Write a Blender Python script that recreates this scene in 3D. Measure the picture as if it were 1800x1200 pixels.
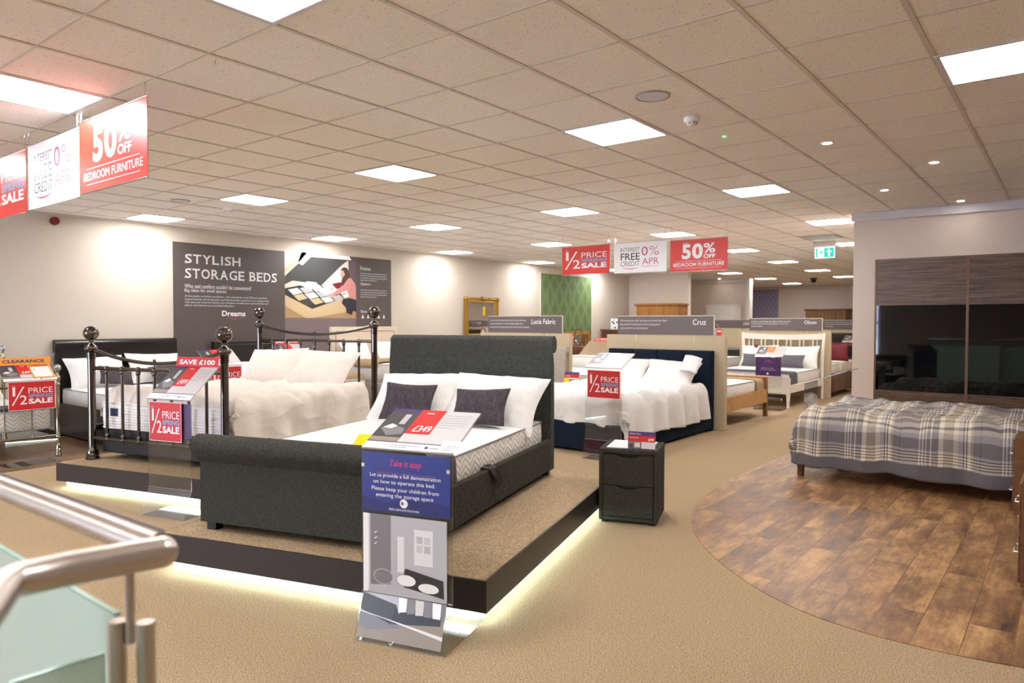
import bpy, math, random
from mathutils import Vector, Matrix, noise
sc = bpy.context.scene
for o in list(bpy.data.objects): bpy.data.objects.remove(o)
COL = sc.collection
R = math.radians
# ---------------------------------------------------------------- camera, world, exposure
cam_d = bpy.data.cameras.new('camera'); cam = bpy.data.objects.new('camera', cam_d); COL.objects.link(cam)
cam.location = (0, 0, 1.48)
YAW, PITCH, ROLL = -38.2276, -1.5692, -0.0749
cam.rotation_euler = (Matrix.Rotation(R(-YAW), 4, 'Z') @ Matrix.Rotation(R(90 + PITCH), 4, 'X') @ Matrix.Rotation(R(-ROLL), 4, 'Z')).to_euler()
cam_d.sensor_width = 36; cam_d.lens = 25.084; cam_d.clip_end = 200; cam_d.clip_start = .02
cam_d.dof.use_dof = True; cam_d.dof.focus_distance = 5.0; cam_d.dof.aperture_fstop = 3.2
sc.camera = cam
w = bpy.data.worlds.new('world'); sc.world = w; w.use_nodes = True
wb = w.node_tree.nodes['Background']; wb.inputs[0].default_value = (.62, .74, 1, 1); wb.inputs[1].default_value = 12.0
sc.view_settings.view_transform = 'Standard'; sc.view_settings.look = 'None'
sc.view_settings.exposure = 1.2; sc.view_settings.gamma = 1
LIGHT = 15.0        # emission of the ceiling panels
STRIP = 14.0        # emission of the LED strips
CZ = 2.895          # ceiling height

# ---------------------------------------------------------------- materials
def lin(c):
    return tuple((v/255/12.92 if v/255 <= .04045 else ((v/255+.055)/1.055)**2.4) for v in c) + (1,)
class NT:
    def __init__(s, name):
        s.m = bpy.data.materials.new(name); s.m.use_nodes = True; s.t = s.m.node_tree
        s.b = s.t.nodes['Principled BSDF']; s.out = s.t.nodes['Material Output']
    def n(s, typ, **k):
        x = s.t.nodes.new(typ)
        for a, v in k.items():
            if a == 'inp':
                for i, vv in v.items(): x.inputs[i].default_value = vv
            else: setattr(x, a, v)
        return x
    def l(s, a, b): s.t.links.new(a, b)
    def coord(s, scale=(1,1,1), kind='Object', rot=(0,0,0)):
        tc = s.n('ShaderNodeTexCoord'); mp = s.n('ShaderNodeMapping'); mp.inputs['Scale'].default_value = scale
        mp.inputs['Rotation'].default_value = rot
        s.l(tc.outputs[kind], mp.inputs[0]); return mp.outputs[0]
    def noise(s, v, scale, detail=3, rough=.55):
        x = s.n('ShaderNodeTexNoise', inp={'Scale': scale, 'Detail': detail, 'Roughness': rough}); s.l(v, x.inputs['Vector']); return x.outputs['Fac']
    def ramp(s, f, stops, interp='LINEAR'):
        x = s.n('ShaderNodeValToRGB'); cr = x.color_ramp; cr.interpolation = interp
        while len(cr.elements) < len(stops): cr.elements.new(.5)
        for e, (p, c) in zip(cr.elements, stops): e.position = p; e.color = c if len(c) == 4 else lin(c)
        s.l(f, x.inputs[0]); return x.outputs[0]
    def mix(s, f, a, b, mode='MIX'):
        x = s.n('ShaderNodeMix', data_type='RGBA', blend_type=mode)
        for i, v in ((0, f), (6, a), (7, b)):
            if hasattr(v, 'links'): s.l(v, x.inputs[i])
            else: x.inputs[i].default_value = v
        return x.outputs[2]
    def math(s, op, a, b=None):
        x = s.n('ShaderNodeMath', operation=op)
        for i, v in ((0, a), (1, b)):
            if v is None: continue
            if hasattr(v, 'links'): s.l(v, x.inputs[i])
            else: x.inputs[i].default_value = v
        return x.outputs[0]
    def bump(s, h, strength, dist=.01):
        x = s.n('ShaderNodeBump', inp={'Strength': strength, 'Distance': dist}); s.l(h, x.inputs['Height']); s.l(x.outputs[0], s.b.inputs['Normal'])
    def set(s, **k):
        for a, v in k.items():
            i = s.b.inputs[a.replace('_', ' ')]
            if hasattr(v, 'links'): s.l(v, i)
            else: i.default_value = v
        return s.m
M = {}
def plain(name, rgb, rough=.5, metal=0, bump=None, spec=.5, var=.06):
    t = NT(name); v = t.coord()
    c = lin(rgb); d = tuple(x*(1-var) for x in c[:3]) + (1,)
    nz = t.noise(v, 14 if bump is None else bump[0]*.2, 2)
    t.set(Base_Color=t.mix(nz, c, d), Roughness=rough, Metallic=metal)
    t.b.inputs['Specular IOR Level'].default_value = spec
    if bump: t.bump(t.noise(v, bump[0], 2), bump[1], bump[2])
    M[name] = t.m; return t.m
def fabric(name, a, b, scale=260, rough=.95, bs=.35, crease=0):
    t = NT(name)
    n1 = t.noise(t.coord((scale, scale*.12, scale*.12)), 1, 2); n2 = t.noise(t.coord((scale*.12, scale*.12, scale)), 1, 2); n3 = t.noise(t.coord(), scale*.55, 2)
    f = t.math('ADD', t.math('MULTIPLY', t.math('ADD', n1, n2), .32), t.math('MULTIPLY', n3, .38))
    t.set(Base_Color=t.ramp(f, [(.36, a), (.64, b)]), Roughness=rough)
    t.b.inputs['Specular IOR Level'].default_value = .15
    if crease:
        wv = t.noise(t.coord((1, .45, 1), rot=(0, 0, .5)), 6, 1.2, .4); w2 = t.noise(t.coord((9, 3, 3)), 1.0, 1, .5)
        h = t.math('ADD', t.math('MULTIPLY', t.math('ABSOLUTE', t.math('SUBTRACT', wv, .5)), -1.0), t.math('MULTIPLY', w2, .5))
        bp = t.n('ShaderNodeBump', inp={'Strength': crease, 'Distance': .09}); t.l(h, bp.inputs['Height']); t.l(bp.outputs[0], t.b.inputs['Normal'])
    else: t.bump(f, bs, .004)
    M[name] = t.m
def emis(name, rgb, s):
    t = NT(name); t.set(Base_Color=lin(rgb), Emission_Color=lin(rgb), Emission_Strength=s); M[name] = t.m
def glassy(name, tint, fac=.06, rough=.02):
    # thin clear sheet: transparent plus a fresnel gloss
    t = NT(name); tr = t.n('ShaderNodeBsdfTransparent'); tr.inputs[0].default_value = tint
    gl = t.n('ShaderNodeBsdfGlossy'); gl.inputs['Roughness'].default_value = rough
    lw = t.n('ShaderNodeLayerWeight'); lw.inputs[0].default_value = .5
    mx = t.n('ShaderNodeMixShader'); t.l(t.math('ADD', t.math('MULTIPLY', t.math('POWER', lw.outputs['Facing'], 4.0), .8), fac), mx.inputs[0]); t.l(tr.outputs[0], mx.inputs[1]); t.l(gl.outputs[0], mx.inputs[2])
    t.l(mx.outputs[0], t.out.inputs[0]); M[name] = t.m

def make_materials():
    t = NT('carpet'); v = t.coord(); a = t.math('ADD', t.math('MULTIPLY', t.noise(v, 210, 2, .75), .75), t.math('MULTIPLY', t.noise(v, 110, 2, .6), .25)); b = t.noise(v, 1.3, 3)
    c = t.ramp(a, [(.36, (98, 81, 60)), (.5, (168, 144, 112)), (.64, (218, 196, 163))])
    c = t.mix(t.math('MULTIPLY', b, .25), c, lin((148, 123, 93)))
    t.set(Base_Color=c, Roughness=1.0); t.b.inputs['Specular IOR Level'].default_value = .05; t.bump(a, .5, .006); M['carpet'] = t.m
    # weathered plank floor; planks run along y
    def planks(name, dark, mid, light, pw=.19, pl=1.22):
        t = NT(name); v = t.coord(rot=(0, 0, R(90)))
        br = t.n('ShaderNodeTexBrick', offset=.37, inp={'Scale': 1, 'Mortar Size': .0022, 'Brick Width': pl, 'Row Height': pw, 'Bias': 0})
        br.inputs['Color1'].default_value = (0, 0, 0, 1); br.inputs['Color2'].default_value = (1, 1, 1, 1); br.inputs['Mortar'].default_value = (.5, .5, .5, 1)
        t.l(v, br.inputs['Vector'])
        tone = t.n('ShaderNodeSeparateColor'); t.l(br.outputs[0], tone.inputs[0])
        warp = t.n('ShaderNodeVectorMath', operation='MULTIPLY_ADD'); t.l(br.outputs[0], warp.inputs[0]); warp.inputs[1].default_value = (7, 5, 3)
        tc = t.coord((3.2, 1.1, 1)); t.l(tc, warp.inputs[2])
        n1 = t.noise(warp.outputs[0], 1.7, 7, .74)
        tg = t.coord((60, 3, 1)); n2 = t.noise(tg, 1, 5, .7)
        f = t.math('ADD', t.math('MULTIPLY', n1, .78), t.math('MULTIPLY', n2, .14)); f = t.math('ADD', f, t.math('MULTIPLY', tone.outputs[0], .07))
        c = t.ramp(f, [(.34, dark), (.48, mid), (.64, light)])
        c = t.mix(t.math('MULTIPLY', br.outputs['Fac'], .55), c, lin((60, 42, 30)))
        t.set(Base_Color=c, Roughness=t.ramp(n1, [(.3, (.34,)*3+(1,)), (.7, (.52,)*3+(1,))])); t.bump(t.math('SUBTRACT', n2, br.outputs['Fac']), .18, .003)
        M[name] = t.m
    planks('oak_planks', (66, 42, 27), (134, 96, 60), (194, 150, 98))
    planks('left_planks', (86, 62, 44), (124, 94, 68), (150, 118, 88), .16)
    t = NT('ceiling_tile'); v = t.coord(); a = t.noise(v, 75, 3, .8); b = t.noise(v, 1.1, 1)
    vo = t.n('ShaderNodeTexVoronoi', inp={'Scale': 48, 'Randomness': 1}); t.l(t.coord((1, .55, 1)), vo.inputs[0])
    dots = t.ramp(vo.outputs['Distance'], [(.12, (0,0,0,1)), (.20, (1,1,1,1))])
    c = t.mix(b, lin((246, 239, 230)), lin((243, 234, 223))); c = t.mix(t.math('MULTIPLY', t.ramp(a, [(.3, (1,)*4), (.42, (0,0,0,1))]), .35), c, lin((170, 158, 145)))
    c = t.mix(t.math('MULTIPLY', t.math('SUBTRACT', 1, dots), .45), c, lin((130, 116, 102)))
    t.set(Base_Color=c, Roughness=.95); t.b.inputs['Specular IOR Level'].default_value = .1; M['ceiling_tile'] = t.m
    plain('grid_metal', (214, 204, 192), .55)
    plain('wall_paint', (212, 201, 185), .85, bump=(260, .08, .002))
    plain('wall_pinkish', (228, 213, 200), .85, bump=(260, .08, .002))
    plain('coving', (222, 216, 220), .6)
    plain('skirting', (225, 220, 212), .5)
    fabric('tweed', (38, 37, 32), (78, 77, 69), 300)
    fabric('tweed_head', (44, 45, 41), (88, 89, 82), 300)
    fabric('navy_fabric', (14, 22, 34), (34, 46, 62), 240)
    fabric('greige_fabric', (148, 138, 126), (184, 174, 160), 220)
    fabric('taupe_fabric', (100, 88, 76), (134, 120, 106), 220)
    fabric('charcoal_velvet', (58, 52, 56), (92, 84, 88), 150)
    fabric('grey_throw', (72, 68, 70), (104, 98, 100), 200)
    fabric('grey_cotton', (84, 83, 88), (112, 110, 116), 200)
    fabric('white_cotton', (226, 222, 216), (240, 237, 232), 320, crease=.22)
    fabric('cream_cotton', (216, 204, 190), (232, 222, 210), 320, crease=.38)
    fabric('beige_linen', (214, 198, 176), (226, 212, 192), 320, bs=.15)
    fabric('tan_blanket', (150, 126, 92), (180, 156, 120), 240)
    plain('black_leather', (30, 26, 24), .24, bump=(160, .25, .003), var=.2)
    plain('mattress_top', (240, 238, 233), .9, bump=(40, .15, .006))
    t = NT('mattress_side'); v = t.coord((1, 1, 1))
    sx = t.n('ShaderNodeSeparateXYZ'); t.l(v, sx.inputs[0])
    s = t.math('ADD', sx.outputs[0], sx.outputs[1])
    tri = t.math('PINGPONG', s, .07); z = t.math('ADD', sx.outputs[2], t.math('MULTIPLY', tri, .8))
    wv = t.math('SINE', t.math('MULTIPLY', z, 72)); wv = t.math('POWER', t.math('ABSOLUTE', wv), .5)
    t.set(Base_Color=t.mix(t.math('MULTIPLY', t.math('SUBTRACT', 1, wv), .6), lin((238, 232, 224)), lin((176, 164, 152))), Roughness=.85); t.bump(wv, .7, .012); M['mattress_side'] = t.m
    t = NT('mattress_ribbed'); v = t.coord(); sx = t.n('ShaderNodeSeparateXYZ'); t.l(v, sx.inputs[0])
    wv = t.math('SINE', t.math('MULTIPLY', sx.outputs[2], 260)); t.set(Base_Color=lin((240, 236, 230)), Roughness=.85); t.bump(wv, .4, .006); M['mattress_ribbed'] = t.m
    plain('piping_grey', (120, 116, 116), .7)
    plain('black_nickel', (108, 100, 94), .13, 1)
    plain('pale_brass', (190, 178, 150), .15, 1)
    plain('brushed_steel', (200, 190, 180), .36, 1)
    plain('chrome', (220, 220, 222), .12, 1)
    plain('black_plastic', (18, 17, 17), .4)
    plain('fascia', (46, 39, 35), .38, var=.1)
    plain('plinth_white', (225, 230, 225), .5)
    emis('led_white', (222, 246, 246), STRIP)
    emis('panel_white', (252, 252, 255), LIGHT)
    emis('spot_white', (255, 246, 232), 60)
    emis('exit_white', (225, 240, 240), 1.0); emis('exit_teal', (20, 150, 130), .9)
    emis('green_led', (60, 255, 90), 4)
    emis('window_day', (190, 215, 240), 1.5)
    def wood(name, a, b, sc_, rough=.35, axis=0):
        t = NT(name); s = [4.0, 4.0, 6.0]; s[axis] = .3; s = [x*sc_ for x in s]; s2 = [x*6 for x in s]
        n1 = t.noise(t.coord(s), 1.6, 5, .6); n2 = t.noise(t.coord(s2), 2.2, 4, .7)
        f = t.math('ADD', t.math('MULTIPLY', n1, .6), t.math('MULTIPLY', n2, .4))
        t.set(Base_Color=t.ramp(f, [(.38, a), (.62, b)]), Roughness=rough); M[name] = t.m
    wood('walnut', (50, 35, 26), (120, 90, 66), 5, .45)
    wood('walnut_edge', (96, 62, 38), (128, 86, 54), 2, .4, 2)
    wood('oak', (158, 112, 58), (196, 150, 90), 3, .45)
    wood('oak_dark', (104, 68, 34), (150, 104, 54), 3, .45, 2)
    wood('pine', (150, 96, 40), (182, 124, 58), 2, .45, 2)
    wood('brown_wood', (84, 58, 38), (120, 86, 58), 3, .45)
    wood('teak', (88, 54, 28), (124, 80, 44), 2, .45)
    wood('chest_wood', (90, 74, 60), (128, 108, 88), 3, .5)
    plain('white_paint', (236, 230, 218), .4)
    plain('white_laminate', (232, 226, 220), .45)
    plain('panel_tan', (196, 178, 146), .7, bump=(300, .05, .001))
    plain('panel_edge', (206, 196, 176), .7)
    plain('sign_brown', (104, 92, 90), .5)
    plain('mural_grey', (88, 78, 74), .5)
    plain('mural_mauve', (122, 108, 108), .5)
    plain('black_glass', (5, 5, 6), .03, var=0)
    glassy('acrylic', (.95, .96, .96, 1)); glassy('acrylic_edge', (.82, .86, .86, 1), .5, .15)
    t = NT('mint_glass'); t.set(Base_Color=lin((206, 232, 218)), Roughness=.12, Alpha=.82); M['mint_glass'] = t.m
    plain('mint_edge', (150, 196, 176), .2)
    t = NT('mirror'); t.set(Base_Color=(.9, .9, .9, 1), Metallic=1.0, Roughness=.02); M['mirror'] = t.m
    plain('gold', (176, 138, 58), .35, .8, bump=(60, .5, .01))
    for nm, c in dict(white=(242, 240, 238), red=(208, 36, 34), sale_red=(198, 38, 42), orange_red=(216, 50, 34), spring_blue=(128, 148, 184), ink=(52, 46, 58), pink=(214, 50, 120), pinkish=(196, 96, 140),
                      purple=(74, 48, 110), deep_purple=(66, 38, 92), royal=(44, 54, 128), royal_dark=(36, 42, 104), orange=(232, 150, 30), tango=(222, 120, 40), grey_card=(206, 202, 198), pale_card=(228, 225, 224), pencil=(150, 148, 150), dark_photo=(70, 68, 70),
                      mid_photo=(128, 124, 126), light_photo=(186, 184, 186), yellow=(244, 212, 20), label_blue=(30, 44, 76), exit_green=(20, 150, 120), alarm_red=(120, 18, 20), lime=(70, 190, 60), magenta=(170, 60, 190),
                      skin=(206, 160, 134), shirt_pink=(206, 140, 136), hair=(78, 50, 38), jeans=(40, 40, 48), box_wood=(206, 180, 140), lid_dark=(66, 66, 66), ray_wall=(214, 200, 180), photo_floor=(176, 140, 100), curtain=(96, 80, 88), photo_white=(226, 220, 214),
                      photo_wood=(150, 136, 120), photo_dark=(52, 50, 52), crimson=(120, 16, 26), cardboard=(160, 136, 104), duct_grey=(176, 168, 160)).items():
        plain(nm, c, .38, var=.02)
    # green damask and lilac trellis papers
    def paper(name, a, b, sc_, axis):
        t = NT(name); v = t.coord(); sx = t.n('ShaderNodeSeparateXYZ'); t.l(v, sx.inputs[0]); h = sx.outputs[axis]; z = sx.outputs[2]
        off = t.math('MULTIPLY', t.math('SINE', t.math('MULTIPLY', z, 5.2*sc_)), .16/sc_)
        a1 = t.math('ABSOLUTE', t.math('SINE', t.math('MULTIPLY', t.math('ADD', h, off), 7.6*sc_))); a2 = t.math('ABSOLUTE', t.math('SINE', t.math('MULTIPLY', t.math('SUBTRACT', h, off), 7.6*sc_)))
        m_ = t.math('MINIMUM', a1, a2); nz = t.noise(v, 7*sc_, 1); r = t.math('SINE', t.math('MULTIPLY', t.math('ADD', m_, nz), 22))
        f = t.math('ADD', t.math('MULTIPLY', m_, .7), t.math('MULTIPLY', r, .22))
        t.set(Base_Color=t.ramp(f, [(.12, b), (.35, a)]), Roughness=.7); M[name] = t.m
    paper('green_damask', (92, 114, 66), (116, 138, 88), 1.0, 1)
    paper('lilac_trellis', (140, 132, 168), (170, 162, 194), 2.2, 0)
    # checked duvet, driven by the cloth's own UV in metres
    t = NT('plaid'); uv = t.n('ShaderNodeUVMap'); uv.uv_map = 'UVMap'; sx = t.n('ShaderNodeSeparateXYZ'); t.l(uv.outputs[0], sx.inputs[0])
    U = t.math('FRACT', t.math('DIVIDE', sx.outputs[0], .60)); V = t.math('FRACT', t.math('DIVIDE', sx.outputs[1], .52))
    cr = (232, 224, 208); gb = (132, 126, 130); tn = (180, 166, 146); dk = (92, 80, 80); lg = (196, 192, 190)
    def stripes(f, lst): return t.ramp(f, lst, 'CONSTANT')
    cu = stripes(U, [(0, gb), (.10, cr), (.115, gb), (.14, cr), (.155, gb), (.18, cr), (.195, gb), (.24, cr), (.255, gb), (.34, cr), (.40, tn), (.52, cr), (.58, lg), (.64, dk), (.655, cr), (.675, dk), (.69, cr), (.73, tn), (.76, gb), (.84, dk), (.855, gb)])
    cv = stripes(V, [(0, lg), (.10, gb), (.30, lg), (.34, dk), (.36, cr), (.39, dk), (.41, cr), (.44, dk), (.46, cr), (.49, dk), (.51, cr), (.60, tn), (.70, cr), (.74, tn), (.80, cr), (.88, gb), (.93, cr)])
    c = t.mix(.5, cu, cv); c = t.mix(.35, c, t.mix(1.0, cu, cv, 'MULTIPLY'))
    hem = t.math('GREATER_THAN', sx.outputs[1], 10.0); c = t.mix(hem, c, lin((106, 101, 106)))
    t.set(Base_Color=c, Roughness=.9); t.b.inputs['Specular IOR Level'].default_value = .15
    t.bump(t.noise(t.coord(), 400, 2), .1, .003); M['plaid'] = t.m
make_materials()

# ---------------------------------------------------------------- mesh helpers
BEV = {}
class F:                       # a flat frame: origin, right, up (normal = right x up)
    def __init__(s, o, ex, ey):
        s.o = Vector(o); s.x = Vector(ex).normalized(); s.y = Vector(ey).normalized(); s.n = s.x.cross(s.y)
    def p(s, x, y, z=0): return s.o + s.x*x + s.y*y + s.n*z
_tc = {}
def text_mesh(body, bold):
    k = (body, bold)
    if k not in _tc:
        cu = bpy.data.curves.new('txt', 'FONT'); cu.body = body; cu.size = 1; cu.offset = bold; cu.resolution_u = 3; cu.fill_mode = 'FRONT'
        ob = bpy.data.objects.new('txt', cu); COL.objects.link(ob)
        me = ob.to_mesh(); V = [v.co.copy() for v in me.vertices]; P = [tuple(p.vertices) for p in me.polygons]
        ob.to_mesh_clear(); bpy.data.objects.remove(ob); bpy.data.curves.remove(cu)
        x0 = min(v.x for v in V); x1 = max(v.x for v in V); y0 = min(v.y for v in V); y1 = max(v.y for v in V)
        _tc[k] = ([((v.x-x0)/(x1-x0), (v.y-y0)/(y1-y0)) for v in V], P)
    return _tc[k]
class MB:
    def __init__(s): s.v = []; s.f = []; s.mi = []; s.sm = []; s.uv = {}; s.mats = []
    def mid(s, m):
        if m not in s.mats: s.mats.append(m)
        return s.mats.index(m)
    def add(s, V, P, m, smooth=False, uv=None):
        b = len(s.v); s.v += [Vector(v) for v in V]; k = s.mid(m)
        for p in P: s.f.append(tuple(b+i for i in p)); s.mi.append(k); s.sm.append(smooth)
        if uv:
            for i, c in enumerate(uv): s.uv[b+i] = c
        return s
    def box(s, x0, y0, z0, x1, y1, z1, m):
        V = [(x, y, z) for z in (z0, z1) for y in (y0, y1) for x in (x0, x1)]
        return s.add(V, [(0,2,3,1), (4,5,7,6), (0,1,5,4), (2,6,7,3), (0,4,6,2), (1,3,7,5)], m)
    def fbox(s, fr, x0, y0, x1, y1, z0, z1, m):
        V = [fr.p(x, y, z) for z in (z0, z1) for y in (y0, y1) for x in (x0, x1)]
        return s.add(V, [(0,2,3,1), (4,5,7,6), (0,1,5,4), (2,6,7,3), (0,4,6,2), (1,3,7,5)], m)
    def rect(s, fr, x0, y0, x1, y1, m, z=.001):
        return s.add([fr.p(x0, y0, z), fr.p(x1, y0, z), fr.p(x1, y1, z), fr.p(x0, y1, z)], [(0,1,2,3)], m)
    def poly(s, fr, pts, m, z=.001):
        return s.add([fr.p(x, y, z) for x, y in pts], [tuple(range(len(pts)))], m)
    def disc(s, fr, cx, cy, r, m, z=.001, n=24, ry=None):
        ry = ry or r; return s.poly(fr, [(cx+r*math.cos(i*2*math.pi/n), cy+ry*math.sin(i*2*math.pi/n)) for i in range(n)], m, z)
    def text(s, fr, body, x, y, w_, h_, m, bold=0, z=.0016, slant=0):
        V, P = text_mesh(body, bold)
        return s.add([fr.p(x+a*w_+b*h_*slant, y+b*h_, z) for a, b in V], P, m)
    def tube(s, pts, r, m, n=12, cap=True):
        pts = [Vector(p) for p in pts]; rs = r if isinstance(r, (list, tuple)) else [r]*len(pts); V = []; P = []
        up = Vector((0, 0, 1)); prev = None
        for i, p in enumerate(pts):
            d = (pts[min(i+1, len(pts)-1)] - pts[max(i-1, 0)]).normalized()
            if prev is None: a = d.cross(up if abs(d.z) < .9 else Vector((1, 0, 0))).normalized()
            else: a = (prev - d*prev.dot(d)).normalized()
            prev = a; b = d.cross(a)
            V += [p + (a*math.cos(t) + b*math.sin(t))*rs[i] for t in [j*2*math.pi/n for j in range(n)]]
        for i in range(len(pts)-1):
            for j in range(n): k = (j+1) % n; P.append((i*n+j, i*n+k, (i+1)*n+k, (i+1)*n+j))
        if cap: P += [tuple(range(n-1, -1, -1)), tuple(range((len(pts)-1)*n, len(pts)*n))]
        return s.add(V, P, m, True)
    def lathe(s, prof, m, c=(0, 0, 0), n=20):
        V = []; P = []
        for r, z in prof: V += [(c[0]+r*math.cos(j*2*math.pi/n), c[1]+r*math.sin(j*2*math.pi/n), c[2]+z) for j in range(n)]
        for i in range(len(prof)-1):
            for j in range(n): k = (j+1) % n; P.append((i*n+j, i*n+k, (i+1)*n+k, (i+1)*n+j))
        P += [tuple(range(n-1, -1, -1)), tuple(range((len(prof)-1)*n, len(prof)*n))]
        return s.add(V, P, m, True)
    def sphere(s, c, r, m, n=16, sz=1):
        return s.lathe([(max(r*math.sin(i*math.pi/n), 1e-4), -r*math.cos(i*math.pi/n)*sz) for i in range(n+1)], m, c, n*2)
    def prism(s, prof, x0, x1, m, axis=0, smooth=False):      # prof in the other two axes, extruded along axis
        n = len(prof); V = []
        for x in (x0, x1):
            for a, b in prof: V.append((x, a, b) if axis == 0 else ((a, x, b) if axis == 1 else (a, b, x)))
        P = [(i, (i+1) % n, n+(i+1) % n, n+i) for i in range(n)]
        s.add(V, P, m, smooth); s.add(V, [tuple(range(n-1, -1, -1)), tuple(range(n, 2*n))], m); return s
    def grid(s, fn, nu, nv, m, uvf=None, smooth=True):
        V = [fn(i/nu, j/nv) for j in range(nv+1) for i in range(nu+1)]
        P = [(j*(nu+1)+i, j*(nu+1)+i+1, (j+1)*(nu+1)+i+1, (j+1)*(nu+1)+i) for j in range(nv) for i in range(nu)]
        uv = [uvf(i/nu, j/nv) for j in range(nv+1) for i in range(nu+1)] if uvf else None
        return s.add(V, P, m, smooth, uv)
    def build(s, name, parent=None, bevel=0, solid=0, label=None, loc=None, rot=None):
        me = bpy.data.meshes.new(name); me.from_pydata([tuple(v) for v in s.v], [], s.f)
        for m in s.mats: me.materials.append(M[m])
        me.polygons.foreach_set('material_index', s.mi); me.polygons.foreach_set('use_smooth', s.sm)
        if s.uv:
            ul = me.uv_layers.new(name='UVMap')
            for lp in me.loops: ul.data[lp.index].uv = s.uv.get(lp.vertex_index, (0, 0))
        me.update(); me.validate()
        if any(s.sm): me.set_sharp_from_angle(angle=R(50))
        o = bpy.data.objects.new(name, me); COL.objects.link(o)
        if parent: o.parent = parent
        if loc: o.location = loc
        if rot: o.rotation_euler = rot
        if bevel:
            b = o.modifiers.new('bevel', 'BEVEL'); b.width = bevel; b.segments = 3; b.limit_method = 'ANGLE'; b.angle_limit = R(40)
        if solid:
            b = o.modifiers.new('solid', 'SOLIDIFY'); b.thickness = solid; b.offset = -1
        if label: o['label'] = label
        return o
def thing(name, label, cat, loc=(0, 0, 0), rz=0, group=None):
    o = bpy.data.objects.new(name, None); o.empty_display_size = .1; COL.objects.link(o); o.location = loc; o.rotation_euler = (0, 0, R(rz))
    return tag(o, label, cat, group)
def tag(o, label, cat, group=None):
    o['label'] = label; o['category'] = cat
    if group: o['group'] = group
    return o
def struct(o): o['kind'] = 'structure'; return o
def copy_tree(o, parent=None):
    c = o.copy(); COL.objects.link(c)
    if parent: c.parent = parent
    for ch in list(o.children): copy_tree(ch, c)
    return c
def nz(x, y, z=0): return noise.noise(Vector((x, y, z)))

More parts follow.
